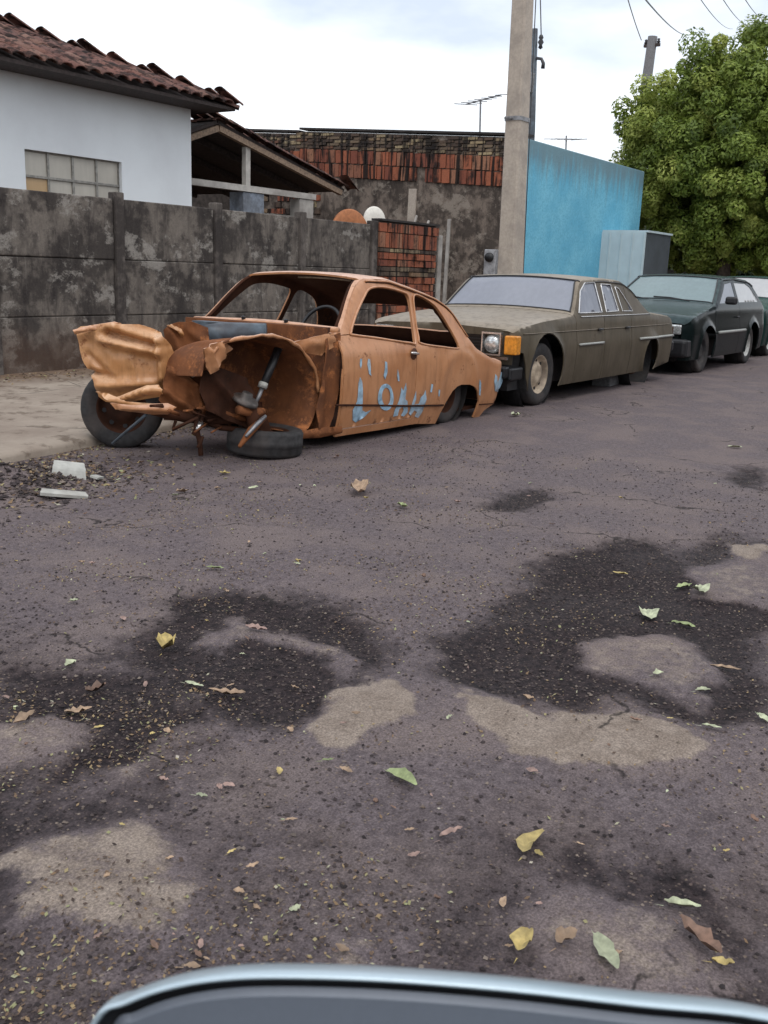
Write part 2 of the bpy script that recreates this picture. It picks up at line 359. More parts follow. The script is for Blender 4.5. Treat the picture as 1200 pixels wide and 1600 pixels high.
MT['pane_warmlit'] = m_glass('window pane with painted warm light', (.42, .27, .13), (.5, .34, .18), .3)  # warm light at the window, put into the pane colour
MT['frame'] = simple('window steel frame', (.26, .25, .23), .5, .3)
MT['lamp'] = simple('headlamp lens', (.55, .57, .57), .12, .55, var=.35, scale=40, bump=.5)
MT['amber'] = simple('amber lens', (.62, .24, .025), .25, 0, var=.2, scale=40, bump=.2)
MT['tanrim'] = simple('tan painted rim', (.42, .34, .25), .6, .1, var=.25, scale=20, dirt=(.12, .09, .07), dirtamt=.7)
MT['rim'] = simple('pale wheel cover', (.42, .42, .40), .45, .3, var=.2)
MT['block'] = simple('grey concrete block', (.13, .13, .135), .9, var=.25, scale=30, bump=.5)
MT['boardw'] = simple('white sheet metal', (.46, .55, .58), .5, 0, var=.05, scale=4, bump=0)
MT['boardd'] = simple('dark grey sheet', (.055, .065, .075), .6, 0, var=.15, scale=4)
MT['discw'] = simple('white plastic disc', (.72, .69, .62), .6, 0, var=.08)
MT['discb'] = simple('brown disc', (.34, .12, .04), .6, 0, var=.2)
MT['bark'] = simple('tree bark', (.07, .052, .04), .95, var=.4, scale=15, bump=.8)
MT['ochre'] = simple('ochre wall', (.34, .21, .09), .85, var=.2, scale=3)
MT['silver'] = simple('silver car paint', (.44, .54, .60), .28, .35, var=.02, scale=200, bump=0, coat=.5)
MT['mglass'] = simple('mirror glass', (.15, .17, .205), .5, .35, var=.02, scale=300, bump=0)
MT['insul'] = simple('dark insulator', (.03, .03, .035), .4)
MT['plast'] = simple('grey meter plastic', (.30, .30, .31), .5, dirt=(.08, .07, .07))
MT['bluegrey'] = simple('blue grey painted steel', (.075, .10, .125), .45, .1, var=.3, scale=14, dirt=(.03, .02, .02), dirtamt=.6)
MT['shard'] = simple('broken white tile', (.40, .40, .37), .7, var=.15, dirt=(.22, .2, .17))
MT['handle'] = simple('chrome handle', (.6, .58, .56), .25, .8)
def m_leafy(name, lo, mid, hi):
    g = G(name); r = g.attr('rnd'); n = g.noise(.9, 3); col = g.ramp(g.math('ADD', g.math('MULTIPLY', r, .65), g.math('MULTIPLY', g.sm(n, .3, .7), .35)), [(0, lo), (.5, mid), (1, hi)])
    g.b.inputs['Transmission Weight'].default_value = 0
    g.fin(col, .5, 0, .35); tr = g.N.new('ShaderNodeBsdfTranslucent'); g.L(col, tr.inputs[0]); ms = g.N.new('ShaderNodeMixShader'); ms.inputs[0].default_value = .25
    out = g.N['Material Output']; g.L(g.b.outputs[0], ms.inputs[1]); g.L(tr.outputs[0], ms.inputs[2]); g.L(ms.outputs[0], out.inputs[0]); return g.m
MT['leaf'] = m_leafy('tree foliage', (.035, .066, .014), (.20, .27, .045), (.48, .52, .14))
MT['leafdk'] = m_leafy('dark foliage', (.02, .035, .012), (.04, .065, .02), (.08, .11, .03))
def m_litter():
    g = G('leaf litter and grit'); col = g.ramp(g.attr('rnd'), [(0, (.035, .026, .024)), (.35, (.10, .07, .055)), (.6, (.19, .125, .075)), (.82, (.29, .215, .12)), (.95, (.24, .25, .13)), (1, (.42, .38, .32))]); return g.fin(col, .85, 0, .2)
MT['litter'] = m_litter()
def m_grit():
    g = G('road grit'); col = g.ramp(g.attr('rnd'), [(0, (.02, .016, .017)), (.5, (.055, .043, .044)), (.85, (.10, .08, .072)), (1, (.22, .18, .15))]); return g.fin(col, .85, 0, .3)
MT['grit'] = m_grit()
LEAFC = {k: simple('fallen leaf '+k, c, .6, var=.3, scale=50, bump=.4, dirt=tuple(x*.4 for x in c), dirtamt=.7) for k, c in dict(green=(.29, .34, .16), pale=(.42, .45, .30), yellow=(.46, .36, .14), tan=(.36, .25, .165), brown=(.20, .12, .085), pink=(.30, .20, .17)).items()}

# ------------------------------------------------------------------ ground
def kerb_y(x): return 5.2 + .145*np.clip(np.asarray(x)-3.5, -.5, 4.0) + .035*(vn(x, 0*np.asarray(x), .5, 5)-.5)
def gpx(pts): return np.array([P(x, y, 2, 0)[:2] for x, y in pts])
LT = [[(440, 1125), (520, 1075), (600, 1055), (655, 1085), (640, 1130), (585, 1180), (500, 1180)],
      [(715, 1070), (760, 1085), (880, 1110), (960, 1100), (1040, 1135), (1085, 1175), (1040, 1200), (960, 1185), (850, 1165), (765, 1150)],
      [(0, 1350), (120, 1310), (285, 1290), (290, 1400), (240, 1460), (120, 1450), (0, 1440)], [(190, 1195), (260, 1190), (275, 1225), (210, 1235)],
      [(345, 1205), (385, 1200), (390, 1225), (350, 1228)], [(620, 1440), (650, 1430), (672, 1500), (612, 1505)], [(1140, 850), (1200, 850), (1200, 880), (1150, 865)]]
MID = [[(290, 985), (380, 955), (440, 965), (510, 1010), (560, 1050), (520, 1070), (480, 1030), (400, 985), (330, 1010), (290, 1010)],
       [(920, 1010), (1000, 985), (1090, 1005), (1140, 1050), (1080, 1085), (1000, 1075), (930, 1040)], [(10, 1130), (100, 1100), (170, 1135), (120, 1175), (0, 1185)], [(850, 1480), (920, 1400), (1040, 1390), (1100, 1480), (1100, 1540), (900, 1510)],
       [(1080, 890), (1200, 880), (1200, 940), (1090, 930)]]
DK = [[(215, 980), (300, 935), (450, 930), (520, 950), (590, 1000), (600, 1050), (560, 1075), (440, 1120), (330, 1110), (230, 1060)],
      [(0, 1060), (130, 1040), (240, 1050), (300, 1110), (250, 1160), (180, 1200), (60, 1230), (0, 1235)],
      [(760, 960), (860, 870), (1000, 840), (1130, 900), (1200, 920), (1200, 1120), (1090, 1110), (960, 1090), (850, 1100), (720, 1060), (690, 1000)],
      [(770, 770), (830, 762), (862, 775), (840, 792), (790, 795), (768, 785)], [(1080, 850), (1200, 835), (1200, 850), (1110, 880), (1040, 880)],
      [(760, 1400), (900, 1350), (1080, 1330), (1190, 1400), (1200, 1540), (1080, 1500), (1030, 1410), (930, 1395), (860, 1470), (780, 1460)],
      [(1150, 730), (1200, 725), (1200, 770), (1160, 760)], [(560, 1440), (760, 1470), (760, 1510), (560, 1500)]]
def soft(X, Y, poly, w):
    """smooth inside-ness of a world polygon: box-filtered by sampling jittered copies"""
    q = gpx(poly); t = np.zeros(X.shape)
    x0, y0 = q.min(0)-.5; x1, y1 = q.max(0)+.5; m = (X > x0) & (X < x1) & (Y > y0) & (Y < y1)
    if not m.any(): return t
    xs = X[m] + .34*(fbm(X[m], Y[m], .3, 5, 2)-.5); ys = Y[m] + .34*(fbm(X[m], Y[m], .3, 5, 9)-.5)
    a = np.zeros(xs.shape); k = 0
    for r in (.33, .75, 1.2):
        for j in range(8):
            an = j*pi/4+r; a += inpoly(xs+w*r*cos(an), ys+w*r*sin(an), q); k += 1
    t[m] = a/k; return t
def masks(X, Y):
    lt = np.zeros(X.shape); dk = np.zeros(X.shape); md = np.zeros(X.shape)
    for p in LT: lt = np.maximum(lt, soft(X, Y, p, .05)*(.62 if p[0][0] in (0, 190, 345) else 1))
    for p in MID: md = np.maximum(md, soft(X, Y, p, .06))
    for p in DK: dk = np.maximum(dk, soft(X, Y, p, .17))
    lt = np.maximum(lt, .46*md); dk = dk*(1-.9*md)*(1-lt)
    near = np.clip((2.6-X)/1.5, 0, 1)
    dk = np.maximum(dk, (.40+.8*(fbm(X, Y, .7, 4, 15)-.38))*near*(1-lt)*(1-md))
    return lt, dk, md
HEAP = [(3.30, 4.72, .38, .085), (3.0, 4.62, .36, .08), (2.8, 4.85, .45, .08)]
def road_z(X, Y, M=None):
    lt, dk, md = M if M is not None else masks(X, Y)
    z = .028*(fbm(X, Y, 1.6, 3, 1)-.5) + .010*(fbm(X, Y, .25, 3, 4)-.5)*(1-lt*.7) - .03*dk + .006*lt - .004*md
    z += .02*np.exp(-((Y-3.0-.25*(X-4.8))/.10)**2)*np.exp(-((X-5.6)/1.2)**2)
    car = np.clip((Y-3.6)/.4, 0, 1); z *= (1-.75*car)
    for hx, hy, hr, hh in HEAP:
        z = np.maximum(z, z + hh*np.clip(1-((X-hx)**2+(Y-hy)**2)/hr**2, 0, 1)*(.55+.9*(fbm(X, Y, .12, 3, 6)-.2)))
    return z
def gz(x, y):
    x = np.array([x], float); y = np.array([y], float); return float(road_z(x, y)[0])
def grid(xs, ys, zf):
    X, Y = np.meshgrid(xs, ys, indexing='ij'); Z = zf(X, Y); n, m = X.shape
    v = np.stack([X, Y, Z], -1).reshape(-1, 3); i = np.arange((n-1)*(m-1)); a = i//(m-1)*m + i % (m-1)
    return v, np.stack([a, a+m, a+m+1, a+1], -1)
def fastmesh(name, v, f, mat, smooth=True):
    me = bpy.data.meshes.new(name); k = f.shape[1]; me.vertices.add(len(v)); me.vertices.foreach_set('co', np.asarray(v, np.float32).ravel())
    me.loops.add(f.size); me.loops.foreach_set('vertex_index', f.ravel().astype(np.int32)); me.polygons.add(len(f))
    me.polygons.foreach_set('loop_start', np.arange(0, f.size, k, dtype=np.int32)); me.polygons.foreach_set('loop_total', np.full(len(f), k, np.int32))
    me.materials.append(mat); me.update(calc_edges=True)
    me.polygons.foreach_set('use_smooth', np.full(len(f), smooth)); return me
def geo(a, b, n): return list(a + (b-a)*(np.linspace(0, 1, n)**2.2))[1:]
gxs = np.array(list(-np.array(geo(1, 60, 14)))[::-1] + list(np.arange(-1, 8, .022)) + geo(8, 300, 70)); gxs = np.sort(np.unique(gxs))
gys = np.array(list(-np.array(geo(1.2, 60, 14)))[::-1] + list(np.arange(-1.2, 5.9, .024)))
X, Y = np.meshgrid(gxs, gys, indexing='ij')
M_ = masks(X, Y)
Yk = np.minimum(Y, kerb_y(X)+.03); Z = road_z(X, Yk, M_)
v, f = grid(gxs, gys, lambda a, b: Z); v = np.stack([X, Yk, Z], -1).reshape(-1, 3)
me = fastmesh('road', v, f, MT['asphalt'])
for nm, a in (('lt', M_[0]), ('dk', M_[1])):
    at = me.attributes.new(nm, 'FLOAT', 'POINT'); at.data.foreach_set('value', a.ravel().astype(np.float32))
props(link('road', me), kind='structure')
# terrain under everything out to the horizon
b = MB().add([(-300, -300, -.35), (900, -300, -.35), (900, 900, -.35), (-300, 900, -.35)], [(0, 1, 2, 3)]); props(b.o('ground', MT['earth']), kind='structure')
# pavement: raised slab with a worn kerb
xs = np.array(list(np.arange(-3, 12, .06)) + geo(12, 120, 60)); K = kerb_y(xs)
rows = [(0, -.12), (0.0, .035), (.02, .055), (.07, .066)] + [(t, .07) for t in (.15, .3, .5, .8, 1.2, 1.6, 2.0, 2.5, 3.0, 3.45)]
V = []
for i, x in enumerate(xs):
    for t, z in rows:
        y = K[i] + t*(8.62-K[i])/3.45 if t > .1 else K[i]+t
        zz = z + (.012*(fbm(np.array([x]), np.array([y]), .5, 3, 2)[0]-.5) - (.03*max(0, vn(x, 3., .3, 2)-.55) if t < .1 and z > 0 else 0)); V.append((x, y, zz + .012*t))
n, m = len(xs), len(rows); i = np.arange((n-1)*(m-1)); a = i//(m-1)*m + i % (m-1)
props(link('pavement', fastmesh('pavement', np.array(V), np.stack([a, a+m, a+m+1, a+1], -1), MT['walk'])), kind='structure')
b = MB().add([(-3, 8.6, .08), (120, 8.6, .08), (120, 60, .08), (-3, 60, .08)], [(0, 1, 2, 3)]); props(b.o('yard', MT['earth']), kind='structure')

# ------------------------------------------------------------------ precast concrete fence
fe = thing('concrete_fence', 'mouldy grey precast concrete fence along the pavement below the white house', 'fence', (8.7, 8.5, .08))
posts = [4.2, 5.7, 7.25, 8.74, 10.31, 11.93]
for x in posts:
    h = 1.885 if x < 11 else 1.87
    o = MB().box((x, 8.50, .06+h/2), (.115, .125, h-.04), ry=random.uniform(-.006, .006)).o('post', MT['fence_lo'], fe, loc=(x, 8.5, .06)); bevel(o, .012)
for a, c in zip(posts[:-1], posts[1:]):
    zs = [.06, .655, 1.235, 1.86]
    for k in range(3):
        y = 8.50 + random.uniform(-.008, .008); x0, x1 = a+.061, c-.061; z0, z1 = zs[k]+.002, zs[k+1]-.002
        o = MB().box(((x0+x1)/2, y, (z0+z1)/2), (x1-x0, .045, z1-z0), ry=random.uniform(-.003, .003)).o('panel', MT['fence'], fe, loc=((x0+x1)/2, y, z0)); bevel(o, .012)
        if k: MB().box(((x0+x1)/2, 8.53, z0), (x1-x0, .02, .05)).o('joint_filler', MT['dark'], fe)

# low orange brick wall that carries on from the fence
bw = thing('brick_wall', 'low wall of orange hollow bricks with pale courses at the end of the concrete fence', 'brick wall', (12.9, 8.5, .08))
MB().span((12.02, 8.46, .06), (13.60, 8.56, 1.915)).o('mortar_core', MT['mortar_dk'], bw)
def brickset(parent, dirv, org, nrm_, spec, name='brick'):
    """spec rows: (z0, height, length, mat, offset, skipfn); bricks as separate parts sharing meshes"""
    cache = {}
    for (z0, h, L, mt, off, u0, u1, skip) in spec:
        u = u0 + off; first = True
        while u < u1 - .03:
            w = min(L, u1-u)
            if w > .05 and not (skip and skip(u, z0)):
                key = (round(w, 2), round(h, 3), mt)
                if key not in cache:
                    bb = MB().box((0, 0, 0), (w-.014, .05, h-.012)); cache[key] = mesh(*bb.vf(), MT[mt], name=name)
                p = Vector(org) + Vector(dirv)*(u+w/2) + Vector(nrm_)*(random.uniform(-.010, .012)-(.03 if random.random() < .05 else 0)) + Vector((0, 0, z0+h/2))
                o = link(name, cache[key], parent, p, (0, random.uniform(-.02, .02), math.atan2(dirv[1], dirv[0])))
            u += L
rows = []; z = .08; k = 0
for h, mt in [(.105, 'brick_or')]*10 + [(.07, 'brick_pale'), (.07, 'brick_pale'), (.10, 'brick_or'), (.10, 'brick_or'), (.06, 'brick_pale')]:
    rows.append((z, h, .24 if mt == 'brick_or' else .27, mt, -.12*(k % 2), 12.02+.0, 13.60, None)); z += h+.001; k += 1
rows.append((z, .22, .15, 'brick_or', 0, 12.02, 13.60, None)); z += .22
rows.append((z, 1.90-z, .2, 'brick_or', 0, 12.02, 13.60, None))
rows = [(a, h, L, m, max(o, 0) if False else o, u0, u1, s) for (a, h, L, m, o, u0, u1, s) in rows]
brickset(bw, (1, 0, 0), (0, 8.452, 0), (0, 1, 0), [(a, h, L, m, 0 if o == 0 else .12, u0-(.12 if o else 0), u1, s) for (a, h, L, m, o, u0, u1, s) in rows])
MB().box((12.83, 8.50, 1.935), (1.62, .17, .03)).o('coping', MT['dark'], bw)
gp = props(MB().box((13.72, 8.5, .93), (.12, .13, 1.72)).o('gate_post', MT['beam']), 'narrow dirty white gate post right of the low orange brick wall', 'post'); bevel(gp)
# two round discs standing behind
for nm, px, r, mt, lab in (('round_disc', (547, 352), .40, 'discb', 'brown round disc showing above the end of the concrete fence'), ('round_disc', (585, 346), .245, 'discw', 'white round disc showing above the low orange brick wall')):
    c = P(px[0], px[1]+(14 if mt == 'discb' else 0), 1, 10.0)
    b = MB().lathe([(0.001, .03), (r*.5, .045), (r*.93, .03), (r, .012), (r, -.012), (r*.5, -.02), (.001, -.02)], c, (-.25, -1, .05), 40)
    b.v = b.v; o = b.o(nm, MT[mt], None, True); props(o, lab, 'disc')
    st = MB().tube([c+np.array([0, .05, 0]), (c[0], c[1]+.1, .08)], .02); st.o('stand', MT['wood'], o)

# ------------------------------------------------------------------ white house
hs = thing('white_house', 'white rendered house with an old hipped clay tile roof behind the fence', 'house', (6, 12, .08))
hw = [(P(38, 232, 1, 10.5)[0], 1.58), (P(190, 254, 1, 10.5)[0], 2.47)]
wx0, wz0, wx1, wz1 = hw[0][0], 1.58, hw[1][0], 2.47
b = MB(); yw = 10.5; th = .16
for x0, x1, z0, z1 in ((1, wx0, .06, 3.29), (wx1, 10.32, .06, 3.29), (wx0, wx1, .06, wz0), (wx0, wx1, wz1, 3.29)): b.span((x0, yw, z0), (x1, yw+th, z1))
b.span((10.16, yw+th, .06), (10.32, 19, 3.29)); b.span((1, yw+th, .06), (1.16, 19, 3.29)); b.span((1.16, 18.84, .06), (10.16, 19, 3.29)); b.o('wall', MT['white'], hs)
wf = MB()
nc, nr = 4, 3; ww = (wx1-wx0); wh = wz1-wz0; yy = yw+.07
for k in range(nc+1): x = wx0+ww*k/nc; wf.span((x-.014 if k else x, yy-.018, wz0), (x+.014 if k < nc else x, yy+.018, wz1))
for k in range(nr+1): z = wz0+wh*k/nr; wf.span((wx0, yy-.022, z-.014 if k else z), (wx1, yy+.022, z+.014 if k < nr else z))
wfo = wf.o('window', MT['frame'], hs)
for i in range(nc):
    for j in range(nr):
        x0 = wx0+ww*i/nc+.012; x1 = wx0+ww*(i+1)/nc-.012; z0 = wz0+wh*j/nr+.012; z1 = wz0+wh*(j+1)/nr-.012
        q = MB().box(((x0+x1)/2, yy+.006, (z0+z1)/2), (x1-x0, .006, z1-z0), rx=random.uniform(-.03, .03)).o('pane', MT['pane_warmlit' if i == 0 and j < 2 else 'pane'], wfo, loc=((x0+x1)/2, yy, z0))
        if i == 0 and j < 2: q['label'] = 'pane with warm orange light put into its colour'
MB().span((wx0, yw+.5, 1.5), (wx1, yw+.52, 2.6)).o('curtain', MT['pane'], hs)
# hipped roof: deck, soffit, fascia, tiles
YE, XE, ZE, SL = 10.0, 10.68, 3.375, .365
XL = 0.6; YB = 19.4; ht = (YB-YE)/2
ridge_z = ZE + SL*ht
dv = [(XL, YE, ZE-.045), (XE, YE, ZE-.045), (XE, YB, ZE-.045), (XL, YB, ZE-.045), (XL+ht, YE+ht, ridge_z-.045), (XE-ht, YE+ht, ridge_z-.045)]
roof = obj('roof', (dv + [(XL, YE, 3.29), (XE, YE, 3.29), (XE, YB, 3.29), (XL, YB, 3.29)], [(0, 1, 5, 4), (1, 2, 5), (2, 3, 4, 5), (3, 0, 4), (9, 8, 7, 6), (0, 6, 7, 1), (1, 7, 8, 2), (2, 8, 9, 3), (3, 9, 6, 0)]), MT['wood'], hs)
def tilemesh(w=.20, L=.42):
    b = MB(); v = []; n = 6
    for y in (0, L):
        t = 1 if y == 0 else .85
        for rr in (1., .82):
            for k in range(n+1):
                a = pi*k/n; v.append((-cos(a)*w*.5*t*rr, y, sin(a)*.05*t*rr - (0 if rr == 1 else .004)))
    m = n+1
    f = [(k, k+1, 2*m+k+1, 2*m+k) for k in range(n)] + [(m+k+1, m+k, 3*m+k, 3*m+k+1) for k in range(n)] + [(k+1, k, m+k, m+k+1) for k in range(n)]
    return v, f
tv, tf = tilemesh(); tme = mesh(tv, tf, MT['tile'], True, name='tile')
ang = math.atan(SL); st = MB(); cnt = 0
for c in range(18, -40, -1):
    x = 7.0 + c*.205
    if x > XE-.05: continue
    for r in range(0, 16):
        u = r*.34; y = YE - .06 + u*cos(ang); z = ZE - .06*SL + .012 + u*sin(ang) + .012*(r % 2)
        if y - YE > min(XE - x + .02, x - XL, ht): break
        loc = (x+random.uniform(-.008, .008), y+random.uniform(-.012, .012), z)
        if x > 6.7 and cnt < 260:
            o = link('tile', tme, roof, loc, (ang+.03, random.uniform(-.03, .03), random.uniform(-.03, .03))); cnt += 1
        else:
            R = Matrix.Translation(loc) @ Matrix.Rotation(ang+.03, 4, 'X'); st.add([R @ Vector(p) for p in tv], tf)
for r0 in range(0, 45):
    y = YE + r0*.205
    for r in range(0, 15):
        u = r*.34; x = XE + .06 - u*cos(ang); z = ZE - .02 + .012 + u*sin(ang)
        if XE - x > min(y - YE + .02, YB - y, ht): break
        R = Matrix.Translation((x, y, z)) @ Matrix.Rotation(pi/2, 4, 'Z') @ Matrix.Rotation(ang+.03, 4, 'X'); st.add([R @ Vector(p) for p in tv], tf)
o = st.o('tile_covering', MT['tile'], roof); props(o, kind='stuff')
hv, hf = tilemesh(.22, .46); hme = mesh(hv, hf, MT['tile'], True, name='ridge_tile')
ha = math.atan(SL/sqrt(2))
for k in range(16):
    d = -.05 + k*.36; loc = (XE-d/sqrt(2), YE+d/sqrt(2), ZE-.045+d*SL/sqrt(2)+(.0 if k else .0))
    link('ridge_tile', hme, roof, loc, (ha+.025, random.uniform(-.04, .04), pi/4+random.uniform(-.03, .03)))

# ------------------------------------------------------------------ open carport beside the house
cp = thing('carport', 'open carport with a dark tiled gable and dirty white beam beside the white house', 'carport', (12.2, 11, .08))
YG = 10.6; pk = (10.95, 3.19); er = (14.0, 2.50); el = (10.36, 2.98)
def slab(a, b2, t, y0, y1):
    d = Vector((b2[0]-a[0], b2[1]-a[1])).normalized(); n = Vector((-d.y, d.x))*t
    v = []
    for y in (y0, y1):
        for q in (Vector(a), Vector(b2), Vector(b2)+n, Vector(a)+n): v.append((q.x, y, q.y))
    return v, [(3, 2, 1, 0), (4, 5, 6, 7), (0, 1, 5, 4), (1, 2, 6, 5), (2, 3, 7, 6), (3, 0, 4, 7)]
b = MB().add(*slab(pk, er, .05, YG, 16.2)); b.add(*slab(el, pk, .05, YG, 16.2)); rf = b.o('roof', MT['wood'], cp)
b = MB().add(*slab((pk[0], pk[1]-.10), (er[0]-.1, er[1]-.06), .08, YG-.04, YG+.04)).add(*slab((el[0], el[1]-.10), (pk[0], pk[1]-.10), .08, YG-.04, YG+.04)); b.o('rafter', MT['wood_lt'], rf)
for k in range(5): MB().add(*slab((pk[0], pk[1]-.12), (er[0]-.1, er[1]-.07), .09, YG+.7+k*.9, YG+.76+k*.9)).o('rafter', MT['wood'], rf)
sl2 = math.atan2(pk[1]-er[1], er[0]-pk[0])
for row in range(3):
    for k in range(9):
        d = k*.36+.12; loc = (er[0]-d*cos(sl2)+.12, YG-.02+row*.2, er[1]+d*sin(sl2)+.045)
        link('tile', tme, rf, loc, (sl2+.05, random.uniform(-.05, .05), pi/2+random.uniform(-.06, .06)))
tl = MB(); 
link('ridge_tile', hme, rf, (er[0]+.2, YG-.05, er[1]+.03), (sl2+.2, 0, pi/2+.25))
for k in range(2): link('ridge_tile', hme, rf, (10.95, YG-.05+k*.38, 3.225), (.03, random.uniform(-.06, .06), 0))
MB().span((10.34, YG, 2.31), (13.25, YG+.10, 2.40)).o('tie_beam', MT['beam'], cp)
MB().span((11.56, YG+.01, 2.40), (11.66, YG+.09, 2.95)).o('king_post', MT['beam'], cp)
MB().span((10.34, YG+.01, 2.40), (10.42, YG+.09, 2.88)).o('side_post', MT['beam'], cp)
q0 = P(378, 305, 1, YG+.05); q1 = P(410, 340, 1, YG+.05)
MB().span((q0[0], YG+.02, .08), (q1[0], YG+.3, 2.30)).o('pillar', simple('blue grey pillar', (.20, .23, .28), .85, dirt=(.08, .08, .08)), cp)
q0 = P(466, 312, 1, YG+.05); q1 = P(487, 345, 1, YG+.05)
MB().span((q0[0], YG+.02, .08), (q1[0], YG+.22, 2.30)).o('pillar', MT['beam'], cp)
q0 = P(411, 332, 1, YG+.7); q1 = P(455, 338, 1, YG+.7)
MB().span((q0[0], YG+.68, q1[2]-.05), (q1[0], YG+.74, q0[2])).o('rail', MT['beam'], cp)
MB().span((10.32, 15.4, .08), (14.4, 15.55, 3.2)).span((14.4, 15.4, .08), (16.38, 15.55, 2.75)).o('back_wall', MT['mortar_dk'], cp)

# ------------------------------------------------------------------ blue building with the unfinished brick side wall
bb = thing('blue_building', 'single storey building with a sky blue street wall and an unfinished brick side wall', 'building', (19.5, 12, .08))
XW = 16.4; zt0, zt1 = 3.58, 4.03; YW1 = 15.6
ztop_side = lambda y: zt0 + (zt1-zt0)*(y-8.5)/(15.4-8.5) - (.05 if y > 13.55 else 0)
V = []; ys = np.arange(8.5, YW1+.01, .1)
b = MB(); prev = None
for a, c in ((8.56, 13.55), (13.552, YW1)):
    za, zc = ztop_side(a), ztop_side(c)
    v = [(XW, a, .06), (XW, c, .06), (XW, c, zc), (XW, a, za), (XW+.2, a, .06), (XW+.2, c, .06), (XW+.2, c, zc), (XW+.2, a, za)]
    b.add(v, [(3, 2, 1, 0), (4, 5, 6, 7), (0, 1, 5, 4), (1, 2, 6, 5), (2, 3, 7, 6), (3, 0, 4, 7)])
sw = b.o('side_wall', MT['mortar'], bb)
b = MB().span((XW-.02, 8.38, .06), (22.15, 8.557, 3.56)); fw = b.o('street_wall', MT['blue'], bb); bevel(fw, .02)
b = MB()
for a, c in ((8.4, 13.55), (13.56, YW1)):
    za, zc = ztop_side(a)+.03, ztop_side(c)+.03
    b.add([(XW-.05, a, za), (XW-.05, c, zc), (XW+.25, c, zc), (XW+.25, a, za), (XW-.05, a, za+.04), (XW-.05, c, zc+.04), (XW+.25, c, zc+.04), (XW+.25, a, za+.04)], [(3, 2, 1, 0), (4, 5, 6, 7), (0, 1, 5, 4), (1, 2, 6, 5), (2, 3, 7, 6), (3, 0, 4, 7)])
b.o('coping', MT['dark'], bb)
b = MB().add([(XW+.2, 8.56, 3.50), (22.1, 8.56, 3.50), (22.1, 15.6, 3.95), (XW+.2, 15.6, 3.95)], [(0, 1, 2, 3)]); b.o('roof', MT['block'], bb)
b = MB().span((21.95, 8.56, .06), (22.15, 15.6, 3.50)); b.o('end_wall', MT['mortar'], bb)
# brick courses: two rows stood on end, seven thin stained courses above; slope follows the wall top
cache = {}
def sbrick(y, z, L, h, mt, proud=.0):
    key = (round(L, 2), round(h, 2), mt)
    if key not in cache: cache[key] = mesh(*MB().box((0, 0, 0), (.05, L-.016, h-.014)).vf(), MT[mt], name='brick')
    link('brick', cache[key], sw, (XW-.004-random.uniform(0, .012), y, z), (random.uniform(-.012, .012), 0, 0))
nb = 0
for r in range(5):
    y = 8.72 + (r % 2)*.17
    while y < 15.2:
        z = ztop_side(y) - .035 - r*.062; L = .33
        if vn(y, r*.5, .8, 3) > .14 : sbrick(y+L/2, z, L*random.uniform(.85, 1), .058, 'brick_pale'); nb += 1
        y += L
for r in range(2):
    y = 8.74 + (r % 2)*.09
    while y < 14.6:
        z = ztop_side(y) - .31 - .14 - r*.262
        gap = vn(y, r*1., .35, 8) < .10
        if not gap: sbrick(y+.09, z, .18, .255, 'brick_or'); nb += 1
        y += .185
# bare patches lower down
for (y0, y1, z0, n) in ((13.0, 14.6, 2.35, 3), (11.6, 12.6, 2.05, 2)):
    for r in range(n):
        y = y0 + (r % 2)*.1
        while y < y1: 
            if random.random() > .25 and nb < 298: sbrick(y+.11, z0+r*.13, .22, .12, 'brick_or' if random.random() < .5 else 'brick_pale'); nb += 1
            y += .23
# pale patched strips of render, standing proud
for px, w, z0, z1 in (((645, 300), .17, 1.9, 2.75), ((700, 372), .07, .1, 2.2)):
    yy = P(px[0], px[1], 0, XW)[1]
    MB().box((XW-.012, yy, (z0+z1)/2), (.03, w, z1-z0), rx=.02, jit=.006).o('render_patch', MT['beam'] if w < .1 else MT['pole'], sw)
# half-fallen pieces of timber leaning on the wall
for (a, c) in (((633, 335), (628, 365)), ((652, 343), (644, 370))):
    p0 = P(*a, 0, 15.9); p1 = P(*c, 0, 15.6); p1[2] -= .0
    q = MB().tube([(16.3, p0[1], p0[2]), (p1[0]-.6, p1[1], .1)], .025, 6).o('wooden_batten', MT['beam']); props(q, 'thin pale batten leaning on the brick wall, %s one of the pair' % ('left' if a[0] == 633 else 'right'), 'batten')
mb_ = thing('meter_box', 'grey electricity meter box fixed to the dark wall left of the concrete pole', 'meter box', (XW-.1, 8.92, 1.2))
o = MB().box((XW-.09, 8.92, 1.43), (.16, .24, .46)).o('box', MT['plast'], mb_); bevel(o, .015)
MB().lathe([(.001, .05), (.08, .05), (.085, 0)], (XW-.17, 8.92, 1.52), (-1, 0, 0), 20).o('dial', MT['blackp'], mb_, True)
# aerials
def aerial(base, top, a, c, label, n=7):
    t = thing('tv_antenna', label, 'antenna', base)
    MB().tube([base, top], .018, 6).o('mast', MT['steel'], t)
    MB().tube([a, c], .012, 6).o('boom', MT['steel'], t)
    a = Vector(a); c = Vector(c); d = (c-a).normalized(); w = Vector((-d.y, d.x, 0)).normalized()
    for k in range(n):
        p = a.lerp(c, k/(n-1)); L = .32-.025*k
        MB().tube([p-w*L+Vector((0, 0, -.03)), p+w*L+Vector((0, 0, .03))], .008, 5).o('element', MT['steel'], t)
    return t
def at(x, y, X): return Vector(P(x, y, 0, X))
A0 = at(750, 212, 17.6); A1 = at(751, 155, 17.6)
aerial((A0.x, A0.y, 3.7), A1, at(728, 163, 17.6), at(783, 148, 17.4), 'tall thin television aerial on the roof behind the brick wall, left of the concrete pole')
A0 = at(885, 235, 21.5); aerial((A0.x, A0.y, 3.6), at(885, 212, 21.5), at(868, 217, 21.6), at(905, 218, 21.2), 'small television aerial just above the blue wall', 5)

